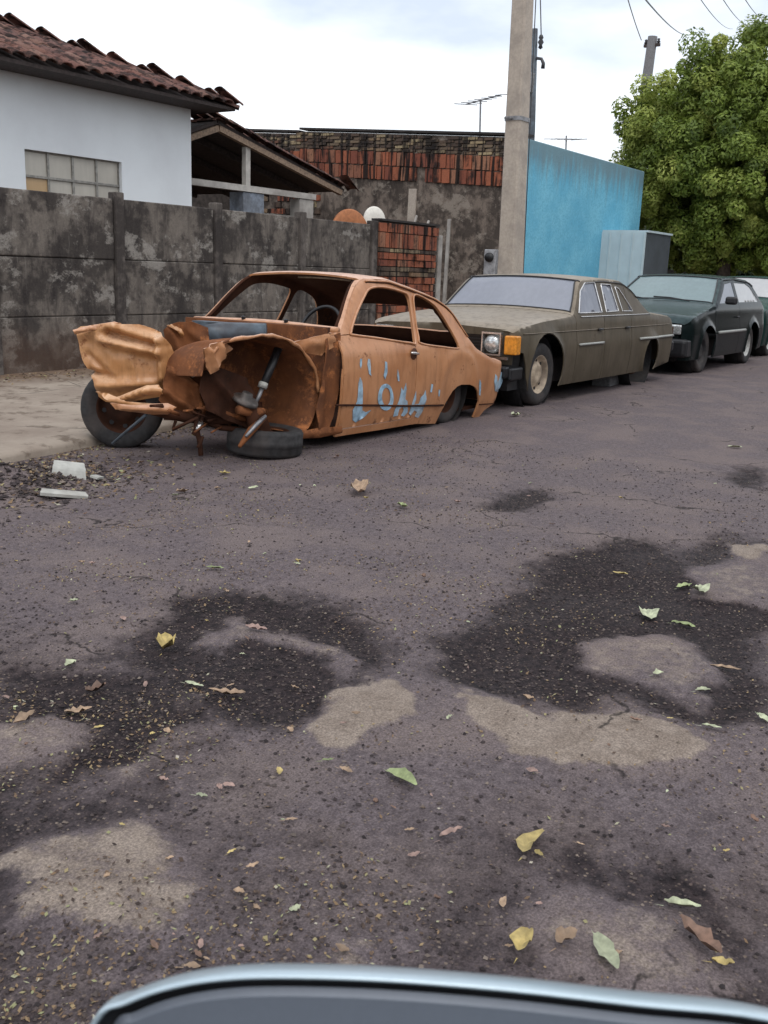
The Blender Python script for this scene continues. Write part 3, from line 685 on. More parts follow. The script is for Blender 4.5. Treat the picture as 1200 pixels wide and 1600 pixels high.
# box by the blue wall
kb = thing('metal_kiosk', 'white and dark grey sheet metal box cabin standing against the blue wall', 'cabin', (20.8, 8, .1))
o = MB().box((20.05, 7.94, 1.12), (.04, 1.02, 2.08)).o('front_panel', MT['boardw'], kb)
for y in (7.46, 7.7, 7.95, 8.2): MB().box((20.022, y, 1.12), (.012, .02, 2.04)).o('rib', MT['boardw'], kb)
MB().box((20.80, 7.44, 1.12), (1.44, .04, 2.08)).o('side_panel', MT['boardd'], kb)
MB().box((20.80, 7.92, 2.18), (1.50, 1.06, .04)).o('top_panel', MT['boardw'], kb)

sky_block_wall = MB().span((2, -4.9, 0), (26, -4.7, 3.2)).span((26.01, -4.9, 0), (70, -4.7, 3.6)).o('wall', MT['mortar']); props(sky_block_wall, 'long unseen wall added across the street to keep open sky out of the car reflections', 'wall')  # unseen wall, added so the car sides reflect less open sky

# ------------------------------------------------------------------ poles and wires
def taper_pole(name, label, base, top, w0, w1, d0, d1, mat, cat='utility pole'):
    t = thing(name, label, cat, base); b = Vector(base); tp = Vector(top); v = []
    for p, w, d in ((b, w0, d0), (tp, w1, d1)):
        ix = .28
        for x, y in ((-1, -1), (-.35, -1), (-.35, -1+ix), (.35, -1+ix), (.35, -1), (1, -1), (1, 1), (-1, 1)): v.append((p.x+x*w/2, p.y+y*d/2, p.z))
    f = [(i, (i+1) % 8, 8+(i+1) % 8, 8+i) for i in range(8)] + [tuple(range(8, 16))]
    o = obj('shaft', (v, f), mat, t); bevel(o, .01); return t
pb = P(797, 430, 1, 6.15); pt = P(817, 0, 1, 6.15); dd = (pt-pb)/(pt[2]-pb[2])
base = pb - dd*(pb[2]-.07); top = pb + dd*(8.6-pb[2])
def oct_pole():
    t = thing('utility_pole', 'tall tapered pale concrete utility pole on the pavement in front of the blue wall', 'utility pole', tuple(base))
    b = MB(); n = 4
    def ring(p, w, d): return [(p[0]+x*w/2, p[1]+y*d/2, p[2]) for x, y in ((-1, -.8), (-.8, -1), (.8, -1), (1, -.8), (1, .8), (.8, 1), (-.8, 1), (-1, .8))]
    w0 = .335; w1 = .155
    v = ring(base, w0, w0*.8)+ring(top, w1, w1*.8); b.add(v, [(i, (i+1) % 8, 8+(i+1) % 8, 8+i) for i in range(8)]+[tuple(range(8, 16))])
    b.o('shaft', MT['pole'], t)
    c = pb + dd*(P(808, 187, 1, 6.15)[2]-pb[2]); w = w0+(w1-w0)*(c[2]-.07)/8.5
    b = MB(); v = ring(c+np.array([0, 0, -.025]), w+.02, w*.8+.02)+ring(c+np.array([0, 0, .025]), w+.02, w*.8+.02); b.add(v, [(i, (i+1) % 8, 8+(i+1) % 8, 8+i) for i in range(8)]+[tuple(range(8, 16)), tuple(range(7, -1, -1))])
    b.o('steel_band', MT['steel'], t)
    MB().tube([c+np.array([-w*.5, 0, 0]), c+np.array([-w*.5-.10, .05, -.01])], .018, 6).o('hook', MT['steel'], t)
    return t, c, w
pole, band, pw = oct_pole()
def wire(name, label, pts, r=.008, sag=0, n=14, mat='insul', group=None):
    a, c = Vector(pts[0]), Vector(pts[-1])
    if len(pts) == 2: pts = [a.lerp(c, k/n) - Vector((0, 0, sag*4*(k/n)*(1-k/n))) for k in range(n+1)]
    return props(MB().tube(pts, r, 5).o(name, MT[mat]), label, 'cable', group)
wire('drop_cable', 'thin cable running down the right side of the tall concrete pole', [tuple(pb+dd*(z-pb[2])+np.array([.19-.009*z, -.1, 0])) for z in (.3, 1, 2, 3, 4, 5, 6, 7)], .007)
# dark slender pole behind the blue wall
X2 = 18.6
b0 = at(827, 205, X2); t0 = at(836, 45, X2); dz = (t0-b0)/(t0.z-b0.z)
dp = thing('slender_pole', 'slender dark grey pole with a curved hook rising behind the blue wall', 'pole', tuple(b0 - dz*(b0.z-.08)))
MB().tube([b0-dz*(b0.z-.08), b0, t0], [.13, .115, .055], 10).o('shaft', MT['bluegrey'], dp, True)
h = [at(833, 96, X2), at(839, 91, X2), at(846, 92, X2), at(849, 99, X2), at(848, 107, X2)]
MB().tube(h, [.03, .03, .03, .035, .04], 8).o('hook', MT['insul'], dp, True)
MB().box(b0+(t0-b0)*.47+Vector((-.1, 0, 0)), (.14, .14, .36)).o('clamp', MT['steel'], dp)
ins = at(845, 66, X2)
o = MB().lathe([(.001, .14), (.03, .13), (.05, .08), (.03, .05), (.06, .0), (.03, -.05), (.045, -.10), (.001, -.13)], ins, (0, 0, 1), 14).o('insulator', MT['insul'], None, True)
props(o, 'small dark insulator hanging on a cable beside the slender pole', 'insulator')
wire('hanging_cable', 'cable hanging down to the small insulator beside the slender pole', [ins+Vector((0, 0, .12)), at(843, -60, X2)], .012)
# distant pole half behind the tree
f0 = at(1012, 115, 44); f1 = at(1020, 57, 44); dz = (f1-f0)/(f1.z-f0.z); fb = f0-dz*(f0.z)
fp = thing('utility_pole', 'distant grey utility pole half hidden behind the round tree', 'utility pole', tuple(fb))
MB().tube([fb, f1], [.32, .2], 10).o('shaft', MT['block'], fp, True)
MB().box(f1-Vector((0, 0, .35)), (.14, .7, .12)).o('crossarm', MT['wood'], fp)
for k in (-.28, .28): MB().lathe([(.001, .2), (.07, .16), (.05, .1), (.09, .03), (.03, 0)], f1+Vector((0, k, -.28)), (0, 0, 1), 8).o('insulator', MT['insul'], fp, True)
wire('overhead_wire', 'thin wire running up and left from the distant pole', [f1+Vector((0, .5, -.1)), at(965, -60, 30)], .02, .1)
for k, ((a, c), lab) in enumerate(zip([((1075, 55), (985, -30)), ((1145, 45), (1082, -20)), ((1172, 38), (1118, -20)), ((1200, 30), (1150, -25))],
      ['thick dark overhead wire reaching the top left of the round tree', 'overhead wire second from the left above the tree', 'overhead wire third from the left above the tree', 'overhead wire nearest the right edge above the tree'])):
    p0, p1 = at(*a, 40), at(*c, 12 if k == 0 else 14)
    wire('overhead_wire', lab, [p0, p1], .012 if k == 0 else .007, .15, group='overhead wires')

# ------------------------------------------------------------------ trees
def foliage(centres, n, size, seed, cl=.5, fill=.12):
    """leaf quads over many clumps spread on and inside ellipsoids; returns verts, faces, rnd"""
    r = np.random.default_rng(seed); V = []; R = []
    tot = sum(e[3]*e[4] for e in centres)
    for (cx, cy, cz, rx, rz, ncl) in centres:
        k = ncl; d = r.normal(size=(k, 3)); d /= np.linalg.norm(d, axis=1)[:, None]
        rad = r.uniform(.72, 1.04, k)[:, None]; inn = r.random(k) < fill; rad[inn] = r.uniform(.2, .7, inn.sum())[:, None]
        cc = np.array([cx, cy, cz]) + d*rad*np.array([rx, rx, rz]); cr = r.uniform(.6, 1.2, k)*cl; tone = r.uniform(0, 1, k)
        m = int(n*rx*rz/tot); idx = r.integers(0, k, m)
        q = r.normal(size=(m, 3)); q /= np.linalg.norm(q, axis=1)[:, None]
        q = q*.75 + d[idx]*.25; q[:, 2] += .15
        p = cc[idx] + q*(cr[idx]*r.uniform(.55, 1.05, m)**.6)[:, None]
        nrm = q + r.normal(size=(m, 3))*.45; nrm[:, 2] += .25; nrm /= np.linalg.norm(nrm, axis=1)[:, None]
        t = np.cross(nrm, r.normal(size=(m, 3))); t /= np.linalg.norm(t, axis=1)[:, None]; bn = np.cross(nrm, t)
        s = (size*r.uniform(.6, 1.3, m))[:, None]
        V.append(np.stack([p-t*s, p-bn*s*.42+nrm*s*.08, p+t*s, p+bn*s*.42+nrm*s*.08], 1)); R.append(np.clip(tone[idx]*.55+r.uniform(0, .45, m), 0, 1))
    V = np.concatenate(V); R = np.concatenate(R); m = len(V)
    return V.reshape(-1, 3), np.arange(4*m).reshape(m, 4), np.repeat(R, 4)
def crown(name, centres, n, size, seed, mat, parent, cl=.5, fill=.12):
    v, f, r = foliage(centres, n, size, seed, cl, fill); v = v - np.array(wl(parent) if parent else (0, 0, 0))
    me = fastmesh(name, v, f, MT[mat], False); at_ = me.attributes.new('rnd', 'FLOAT', 'POINT'); at_.data.foreach_set('value', r.astype(np.float32))
    return link(name, me, parent, wl(parent) if parent else None)
tb = Vector((24.6, 7.05, .1))
tr = thing('street_tree', 'large round dense green street tree on the pavement behind the parked cars', 'tree', tuple(tb))
MB().tube([tb, tb+Vector((.05, .03, .9)), tb+Vector((.0, .1, 1.8)), tb+Vector((.1, .1, 2.6))], [.24, .17, .16, .12], 12).o('trunk', MT['bark'], tr, True)
for k in range(7):
    a = k*.9+.3; e = tb+Vector((cos(a)*1.6, sin(a)*1.6, 3.6+.5*sin(k*2.))); s0 = tb+Vector((0, .1, 1.5+.12*k))
    MB().tube([s0, s0.lerp(e, .5)+Vector((0, 0, -.25)), e], [.10, .07, .03], 7).o('limb', MT['bark'], tr, True)
def E(x, y, r, X, rz=1., ncl=60):
    c = at(x, y, X); d = (np.array(c)-[0, 0, CH]) @ _d; R = r/F*d; return (c.x, c.y, c.z, R, R*rz, ncl)
crown('crown', [E(1088, 218, 116, 24.2, 1.1, 190), E(1178, 172, 112, 24.6, 1, 170), E(1150, 290, 140, 24.6, .8, 150), E(1270, 262, 150, 25.2, 1, 110), E(1048, 244, 70, 24.2, 1.0, 70), E(1090, 345, 95, 24.9, .7, 80), E(1150, 372, 110, 25.4, .6, 90), E(1030, 335, 62, 25.2, .8, 40), E(1230, 380, 110, 25.2, .6, 60)], 400000, .056, 3, 'leaf', tr, .38, .30)
# darker trees and shrubs further back
for k, (cx, cy, cz, R, lab) in enumerate([(31, 10.2, 2.4, 2.3, 'dark bushy tree behind the grey metal cabin'), (38, 10.6, 2.6, 2.6, 'dark tree in the shade right of the ochre house'), (48, 16.6, 2.6, 2.8, 'dark tree filling the gap far behind the ochre house'), (37, 13.2, 2.4, 2.0, 'tall dark shrub left of the ochre house')]):
    t = thing('shade_tree', lab, 'tree', (cx, cy, .08)); MB().tube([(cx, cy, .08), (cx, cy, cz)], [.18, .08], 8).o('trunk', MT['bark'], t, True)
    crown('crown', [(cx, cy, cz, R, R*.85, 50), (cx+.5, cy-.3, cz*.5, R*.8, R*.5, 30)], 14000, .14, 20+k, 'leafdk', t, .5, .3)
oh = thing('ochre_house', 'small ochre house with a red tile roof seen under the tree', 'house', (44, 14.4, .08))
q = P(1075, 432, 0, 42); q2 = P(1040, 404, 0, 42)
MB().span((42, 11.5, .08), (46, 16.2, 2.25)).o('wall', MT['ochre'], oh)
obj('roof', ([(41.6, 11.1, 2.25), (46.4, 11.1, 2.25), (46.4, 16.6, 2.25), (41.6, 16.6, 2.25), (44, 11.1, 3.3), (44, 16.6, 3.3)], [(0, 1, 4), (1, 2, 5, 4), (2, 3, 5), (3, 0, 4, 5), (3, 2, 1, 0)]), MT['tile'], oh)
q = MB().box((41.97, 13.2, 1.3), (.05, .8, .9)).o('window', MT['glassd'], oh)
gs = MB().span((23.2, 8.9, .08), (60, 9.1, 1.5)).o('garden_wall', MT['mortar_dk']); props(gs, 'dark low garden wall in the shade behind the tree', 'wall')
crown('creeper', [(28, 8.8, .9, .9, .7, 12), (33, 8.9, .9, 1.1, .7, 14), (38, 8.8, .8, 1.0, .7, 12)], 5000, .1, 55, 'leafdk', gs, .35, .3)

# ------------------------------------------------------------------ cars
class Body:
    def __init__(s, yn0, yc, zt, belt=.8, tumble=.45, tuck=.25, r=.06, camb=.03, x0=0, x1=4, rr=.14, rf=.14, bulge=.0, arches=(), flare=.022):
        s.flare = flare; s.yn0, s.yc, s.belt, s.tumble, s.tuck, s.r, s.camb = yn0, yc, belt, tumble, tuck, r, camb
        s.px = np.array([p[0] for p in zt]); s.pz = np.array([p[1] for p in zt]); s.x0, s.x1, s.rr, s.rf, s.bulge, s.arches = x0, x1, rr, rf, bulge, arches
        xs = np.linspace(s.px[0], s.px[-1], 400); zz = np.interp(xs, s.px, s.pz); k = np.ones(9)/9; zp = np.concatenate([[zz[0]]*4, zz, [zz[-1]]*4]); s.sx, s.sz = xs, np.convolve(zp, k, 'valid')
    def zt(s, x): return float(np.interp(x, s.sx, s.sz))
    def plan(s, x):
        p = 0
        if x < s.x0+s.rf: t = (s.x0+s.rf-x)/s.rf; p += .8*s.rf*(1-sqrt(max(0, 1-min(t, 1)**2)))
        if x > s.x1-s.rr: t = (x-s.x1+s.rr)/s.rr; p += .8*s.rr*(1-sqrt(max(0, 1-min(t, 1)**2)))
        m = (s.x0+s.x1)/2; return p + .016*((x-m)/((s.x1-s.x0)/2))**2
    def ys(s, x, z):
        y = s.yn0 + s.plan(x) + max(0, z-s.belt)*s.tumble + s.tuck*max(0, .38-z)**2*2 - s.bulge*math.exp(-((z-.52)/.16)**2)
        y += .02*max(0, z-.55)/.25 if z < .8 else .02
        for ax, az, ar in s.arches:
            d = math.hypot(x-ax, z-az)-ar; y -= s.flare*math.exp(-(d/.035)**2) if z > .15 else 0
        return y
    def top(s, x, y):
        yC = s.ys(x, s.zt(x)); h = s.yc-yC; return s.zt(x) + s.camb*(1-min(1, ((y-s.yc)/h)**2))
    def bez(s, x, t):
        zt = s.zt(x); yC = s.ys(x, zt); r = s.r; A = np.array([x, s.ys(x, zt-r), zt-r]); C = np.array([x, yC, zt]); D = np.array([x, yC+r, s.top(x, yC+r)])
        return A*(1-t)**2 + C*2*t*(1-t) + D*t*t
    def S(s, x, z):
        d = s.zt(x)-z
        if d >= s.r: return np.array([x, s.ys(x, z), z])
        return s.bez(x, .5-.5*max(d, 0)/s.r)
    def T(s, x, v):
        """v in -0.7..0.7 across"""
        yC = s.ys(x, s.zt(x)); h = s.yc-yC; y = s.yc + v/.7*h; e = h-abs(v)/.7*h
        if e >= s.r: return np.array([x, y, s.top(x, y)])
        q = s.bez(x, .5+.5*e/s.r)
        if v > 0: q[1] = 2*s.yc-q[1]
        return q
    def px2(s, pts):
        out = []
        for x, y in pts:
            yy = s.yn0+.05; xx = zz = 0
            for _ in range(8): q = P(x, y, 1, yy); yy = .5*yy+.5*float(s.ys(q[0], q[2]))
            q = P(x, y, 1, yy); out.append((float(q[0]), float(q[2])))
        return out
    def edge(s, a, b, n=14):
        return [(a+(b-a)*k/n, s.zt(a+(b-a)*k/n)) for k in range(n+1)]
def arch(cx, cz, r, zb, n=14, rev=False):
    """points over a wheel arch from front foot to rear foot at height zb"""
    a0 = math.asin(max(-1, min(1, (zb-cz)/r))); pts = [(cx+r*cos(pi-a0-(pi-2*a0)*k/n), cz+r*sin(pi-a0-(pi-2*a0)*k/n)) for k in range(n+1)]
    return pts[::-1] if rev else pts
def wheel(root, c, R, w, rim_mat, name='wheel', axis=(0, -1, 0), rimR=.62, hub='disc', flat=False):
    c = Vector(c); 
    tprof = [(R*rimR, -w*.42), (R*.80, -w*.52), (R*.95, -w*.48), (R, -w*.36), (R*.985, -w*.12), (R, -w*.10), (R, w*.10), (R*.985, w*.12), (R, w*.36), (R*.95, w*.48), (R*.80, w*.52), (R*rimR, w*.42)]
    t = MB().lathe(tprof, c, axis, 36).o(name, MT['tyre'], root, True)
    r = R*rimR
    rp_ = [(r, w*.42), (r*.93, w*.40), (r*.88, w*.16), (r*.70, w*.12), (r*.52, w*.30), (r*.30, w*.34), (r*.22, w*.30), (.001, w*.31)]
    o = MB().lathe(rp_, c, axis, 32).o('rim', MT[rim_mat], t, True)
    MB().lathe([(r, -w*.42), (r*.9, -w*.2), (.001, -w*.15)], c, axis, 24).o('inner_rim', MT['rustdk'], t, True)
    ax = Vector(axis).normalized(); up = ax.orthogonal().normalized(); ww = ax.cross(up)
    if hub == 'disc':
        for k in range(8):
            a = k*pi/4; p = c+ax*(w*.16)+(up*cos(a)+ww*sin(a))*r*.72
            MB().lathe([(.001, .002), (r*.09, .002), (r*.1, 0)], p, ax, 8).o('vent_hole', MT['black'], t)
    return t

# ---- wreck: copper two-door saloon without its front end
WR = thing('wrecked_car', 'wrecked copper two door saloon, front end torn off, pale blue letters on its side', 'car', (6.0, 4.86, 0))
B0 = Body(4.085, 4.845, [(0, 1), (1, 1)], .66, .38, .25, .055, .03, 3.9, 7.86, .11, .045, .008, ((7.03, .30, .29),), .010)
topxz = B0.px2([(531, 519), (538, 500), (546, 470), (555, 445), (566, 433), (604.7, 434.5), (647, 449.6), (678, 462), (698, 476), (712, 494), (726.5, 519), (743.5, 541), (763, 554), (779, 562)])
zt = [(4.0, topxz[0][1]-.02), (topxz[0][0]-.12, topxz[0][1]-.015)]
for p in topxz:
    if p[0] > zt[-1][0]+.01: zt.append(p)
zt = [p for p in zt if p[0] < 7.85]; zt.append((7.86, zt[-1][1]-.01)); 
B = Body(4.085, 4.845, zt, .66, .38, .25, .05, .028, 3.9, 7.86, .11, .045, .008, ((7.03, .30, .29),), .010)
cen = (6.3, 4.86, .6)
xd0 = B.px2([(534, 560)])[0][0]; xd1 = B.px2([(652, 560)])[0][0]
zs = .075
w1 = smoothpoly(B.px2([(549, 519), (557, 492), (570, 464), (579, 452), (600, 450), (629, 457), (637, 463), (641, 480), (648, 533), (640, 535), (595, 528), (553, 523)]), 4)
w2 = smoothpoly(B.px2([(647, 464), (656, 463), (678, 477), (692, 496), (706, 519), (716, 540), (713, 544), (690, 541), (658, 536), (654, 525), (648, 485)]), 4)
xf = zt[2][0]
xb = float(np.mean([p[0] for p in B.px2([(652, 540), (642, 460)])]))
bt = B.px2([(652, 540), (641.5, 458)])           # B pillar line
# door: lower panel plus window frame
dl = [(xd0, zs+.05), (xd1-.0, zs+.03), (bt[0][0]+.004, bt[0][1])]
body_side = [(xd0-.0, zs)] + [(xd0, .5)] + B.edge(xf, 7.85, 40) + [(7.865, .42), (7.86, .29), (7.83, .18), (7.75, .095), (7.62, .05)] + B.px2([(745, 656)]) + B.px2([(739, 652), (744, 640), (748, 627), (746, 611), (741, 604), (735, 601), (721, 601), (714, 604), (707, 611), (698, 627), (688, 645), (680, 662)]) + [(xd1+.1, zs-.02)]
door_poly = [(xd0+.012, zs+.055), (xd1, zs+.045), (xd1, .45), (bt[0][0]+.012, bt[0][1]-.03), (bt[0][0]-.014, bt[0][1]+.02)]
# belt line of the door just below the window opening
belt = B.px2([(548, 523.5), (575, 527), (600, 530), (625, 534), (645, 537.5)])
door_poly = [(xd0+.014, zs+.055), (xd1-.004, zs+.045), (xd1-.004, .40), (belt[-1][0]+.03, belt[-1][1]-.004)] + belt[::-1][1:] + [(xd0+.02, belt[0][1]+.0)]
hole_door = [(xd0+.008, zs+.048), (xd1+.003, zs+.038), (xd1+.003, .40), (belt[-1][0]+.035, belt[-1][1]+.003)] + [(a, c+.006) for a, c in belt[::-1][1:]] + [(xd0+.014, belt[0][1]+.006)]
def dent(fn, amp=.006, sc=.5, o=0):
    def g(a, c):
        p = np.array(fn(a, c), float); p[1] += amp*(float(fbm(np.array([a]), np.array([c]), sc, 3, o)[0])-.5)*2; return p
    return g
wside = dent(B.S, .008, .35, 1)
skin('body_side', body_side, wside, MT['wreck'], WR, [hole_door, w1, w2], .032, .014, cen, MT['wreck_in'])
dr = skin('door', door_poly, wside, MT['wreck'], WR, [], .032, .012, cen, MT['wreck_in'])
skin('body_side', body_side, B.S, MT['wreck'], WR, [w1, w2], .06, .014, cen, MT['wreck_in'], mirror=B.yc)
# raised rims round the side windows
def rimtube(poly, r, mat, name, parent, fn=B.S, off=.0, mir=None):
    pts = [np.array(fn(*p))+np.array([0, -off, 0]) for p in resample(poly, .05)]; pts.append(pts[0]); pts.append(pts[1])
    if mir: pts = [np.array([p[0], 2*mir-p[1], p[2]]) for p in pts]
    return MB().tube(pts, r, 6, False).o(name, mat, parent, True)
grow = lambda poly, k: [tuple(np.array(p)+(np.array(p)-np.mean(poly, 0))/np.linalg.norm(np.array(p)-np.mean(poly, 0))*k) for p in poly]
rimtube(grow(w1, .006), .009, MT['wreck'], 'window_rim', WR, off=.001); rimtube(grow(w2, .005), .008, MT['wreck'], 'window_rim', WR, off=.001)
# drip rail along the roof edge
xr0 = topxz[4][0]
pts = [B.S(x, B.zt(x)-.022)+np.array([0, -.008, 0]) for x in np.linspace(xr0+.02, 7.2, 40)]
MB().tube(pts, .007, 6).o('drip_rail', MT['wreck'], WR, True)
pts = [B.S(x, B.zt(x)-.034)+np.array([0, -.004, 0]) for x in np.linspace(xr0+.02, 7.18, 40)]
MB().tube(pts, .004, 5).o('gutter_seam', MT['rustdk'], WR, True)
# roof, tail, screen openings
xr0, xr1 = topxz[4][0]-.0, B.px2([(700, 477)])[0][0]
ws = smoothpoly([(xf+.05, -.662), (xr0-.06, -.652), (xr0-.025, -.61), (xr0-.025, .61), (xr0-.06, .652), (xf+.05, .662), (xf+.025, .62), (xf+.02, 0), (xf+.025, -.62)], 3)
xg1 = B.px2([(735, 530)])[0][0]
rw = smoothpoly([(xr1+.06, -.50), (xg1-.06, -.52), (xg1-.03, -.45), (xg1-.03, .45), (xg1-.06, .52), (xr1+.06, .50), (xr1+.03, .42), (xr1+.03, -.42)], 3)
top_poly = [(xf-.06, -.7)] + [(xf-.06+(7.85-xf+.06)*k/30, -.7) for k in range(1, 31)] + [(7.85-(7.85-xf+.06)*k/30, .7) for k in range(31)]
skin('roof_shell', top_poly, B.T, MT['wreck'], WR, [ws, rw], .05, .014, cen, MT['wreck_in'])
def tail(y, z):
    return np.array([7.855 - .03*((y-B.yc)/.62)**4*.6 - .35*max(0, .35-z), y, z])
zt8 = B.zt(7.84)
yl = B.ys(7.79, .4)
hh = B.yc-B.ys(7.85, .4); tp_ = [(B.yc-hh+.05, .12), (B.yc+hh-.05, .12), (B.yc+hh, .3), (B.yc+hh-.02, zt8-.02), (B.yc, zt8+.02), (B.yc-hh+.02, zt8-.02), (B.yc-hh, .3)]
skin('tail_panel', tp_, tail, MT['wreck'], WR, [], .08, .014, cen, MT['wreck_in'])
# inner structure
MB().span((5.40, 4.22, .07), (7.6, 5.5, .10)).o('floor_pan', MT['rustdk'], WR)
MB().box((6.95, 4.85, .40), (.16, 1.2, .42), ry=.2).o('rear_bulkhead', MT['wreck_in'], WR)
MB().box((7.2, 4.85, .61), (.5, 1.2, .02)).o('parcel_shelf', MT['rustdk'], WR)
fwp = MB().box((5.36, 4.85, .46), (.03, 1.34, .74)).o('firewall', MT['rust'], WR)
MB().box((5.47, 4.85, .78), (.14, 1.28, .10)).o('dash_panel', MT['wreck_in'], WR)
MB().tube([(x, 6.4-.0*x, .25) if False else (6.38, y, z) for x, y, z in ((0, 4.35, .55), (0, 4.32, .3), (0, 4.3, .1))], .04, 6).o('seat_belt_pillar', MT['wreck_in'], WR)
# white strip and pinkish lumps inside
MB().box((6.2, 5.25, .66), (.5, .10, .03), rz=.3, ry=.1).o('loose_trim', MT['shard'], WR)
MB().box((6.05, 5.0, .62), (.45, .35, .06), rz=.5, ry=.15, jit=.02).o('loose_panel', MT['wreck'], WR)
# steering wheel
sc = Vector(P(497, 517, 1, 4.55)); sx = Vector((-.80, 0, .45)).normalized(); up = Vector((.45, 0, .80)).normalized(); sy = Vector((0, 1, 0)); c0 = Vector((5.72, 4.52, .80))
pts = [c0+(up*sin(a)+sy*cos(a))*.175 for a in np.linspace(0, 2*pi, 33)]
swl = MB().tube(pts, .013, 8, False).o('steering_wheel', MT['blackp'], WR, True)
b = MB().tube([c0+sy*.17, c0-sx*0-up*.02, c0-sy*.17], .012, 6).tube([c0-up*.02, c0+sx*.05+Vector((-.25, 0, -.1))], .02, 6); b.o('spoke', MT['blackp'], swl)
# screen pillar rubber, cowl rail, screws
for sgn in (-1, 1):
    pts = [B.T(x, sgn*.645)+np.array([0, 0, -.012]) for x in np.linspace(xf+.03, xr0-.05, 12)]; MB().tube(pts, .013, 6).o('screen_seal', MT['rustdk'], WR, True)
pts = [(xf-.02, y, B.zt(xf)+.0+.012*(1-((y-4.845)/.7)**2)) for y in np.linspace(4.16, 5.54, 14)]
MB().tube(pts, .026, 8).o('cowl_rail', MT['wreck'], WR, True)
for y in (4.62, 5.03): MB().lathe([(.001, .03), (.018, .02), (.014, 0)], (xf-.03, y, B.zt(xf)+.03), (0, 0, 1), 8).o('wiper_stub', MT['blackp'], WR)
pts = [(xf-.09, y, B.zt(xf)-.055+.012*(1-((y-4.845)/.7)**2)) for y in np.linspace(4.2, 5.5, 10)]
MB().tube(pts, .03, 6).o('scuttle', MT['wreck_in'], WR, True)
# headliner light edge
pts = [B.T(xr0+.12, v)+np.array([0, 0, -.045]) for v in np.linspace(-.45, .2, 10)]; MB().tube(pts, .008, 5).o('headliner_wire', MT['tanrim'], WR, True)
# hinge pillar and inner wing (near side)
def prism(pts, y0, y1):
    n = len(pts); v = [(a, y0, c) for a, c in pts]+[(a, y1, c) for a, c in pts]
    return v, [tuple(range(n)), tuple(range(2*n-1, n-1, -1))]+[(i, (i+1) % n, n+(i+1) % n, n+i) for i in range(n)]
yv = 4.16
def q(x, y, Y=yv): p = P(x, y, 1, Y); return (float(p[0]), float(p[2]))
hp = [q(531, 522, 4.13), q(531, 560, 4.13), q(527, 600, 4.13), q(520, 640, 4.13), q(513, 668, 4.13), q(496, 672, 4.2), q(500, 640, 4.2), q(503, 600, 4.2), q(505, 560, 4.2), q(509, 530, 4.2)]
def sheet(name, px, ya, yb, mat, parent, folds=(), res=.035, thick=.006, amp=.012, nsc=.12, inner=None, holes=(), xr=None, depth=None, seed=0, label=None):
    """torn or pressed steel: outline seen in the photograph, laid on the upright plane whose depth runs from Y=ya at the
    left end to Y=yb at the right end, with pressed folds (line, height, width) standing off it"""
    xs_ = [p[0] for p in px]; x0, x1 = xr or (min(xs_), max(xs_))
    a = P(x0, 580, 1, ya); c = P(x1, 580, 1, yb); d = c[:2]-a[:2]; Ld = np.linalg.norm(d); d /= Ld; nn = np.array([d[1], -d[0], 0.])
    if nn @ np.array([-1, -1, 0]) < 0: nn = -nn
    def topl(x, y):
        r = ray(x, y); o = np.array([0, 0, CH]); p0 = np.array([a[0], a[1], 0]); t = ((p0-o) @ nn)/(r @ nn); w = o+t*r; return ((w[:2]-a[:2]) @ d, w[2])
    pl = [topl(*p) for p in px]; hl = [[topl(*p) for p in h_] for h_ in holes]; fl = [(topl(*f_[0]), topl(*f_[1]), f_[2], f_[3]) for f_ in folds]
    def fn(u, v):
        h_ = amp*2*(float(fbm(np.array([u]), np.array([v]), nsc, 3, seed)[0])-.5)
        h_ += .005*2*(float(fbm(np.array([u]), np.array([v]), .035, 3, seed+4)[0])-.5)
        for s0, s1, A, wd in fl:
            s0 = np.array(s0); s1 = np.array(s1); e = s1-s0; t = np.clip(((u, v)-s0) @ e/(e @ e), 0, 1); dd_ = np.linalg.norm(np.array((u, v))-s0-t*e); h_ += A*max(0, 1-dd_/wd)
        if depth: h_ += depth(u/Ld, v)
        return np.array([a[0]+d[0]*u, a[1]+d[1]*u, v])+nn*h_
    o = skin(name, pl, fn, mat, parent, hl, res, thick, tuple(np.array([a[0], a[1], .5])-nn*3), inner)
    if label: o['label'] = label
    return o
sheet('hinge_pillar', [(508, 528), (532, 520), (533, 560), (529, 610), (521, 650), (513, 672), (497, 676), (494, 640), (500, 600), (505, 565)], 4.17, 4.13, MT['rust'], WR, [((507, 535), (498, 668), .03, .03), ((520, 530), (512, 660), -.02, .03)], .03, .01, .008)
sheet('hinge_pillar', [(460, 534), (508, 522), (532, 519), (527, 540), (510, 549), (505, 556), (480, 552), (468, 546)], 4.22, 4.13, MT['wreck'], WR, [((470, 541), (520, 530), .03, .02), ((480, 552), (505, 552), -.03, .03)], .025, .01, .008)
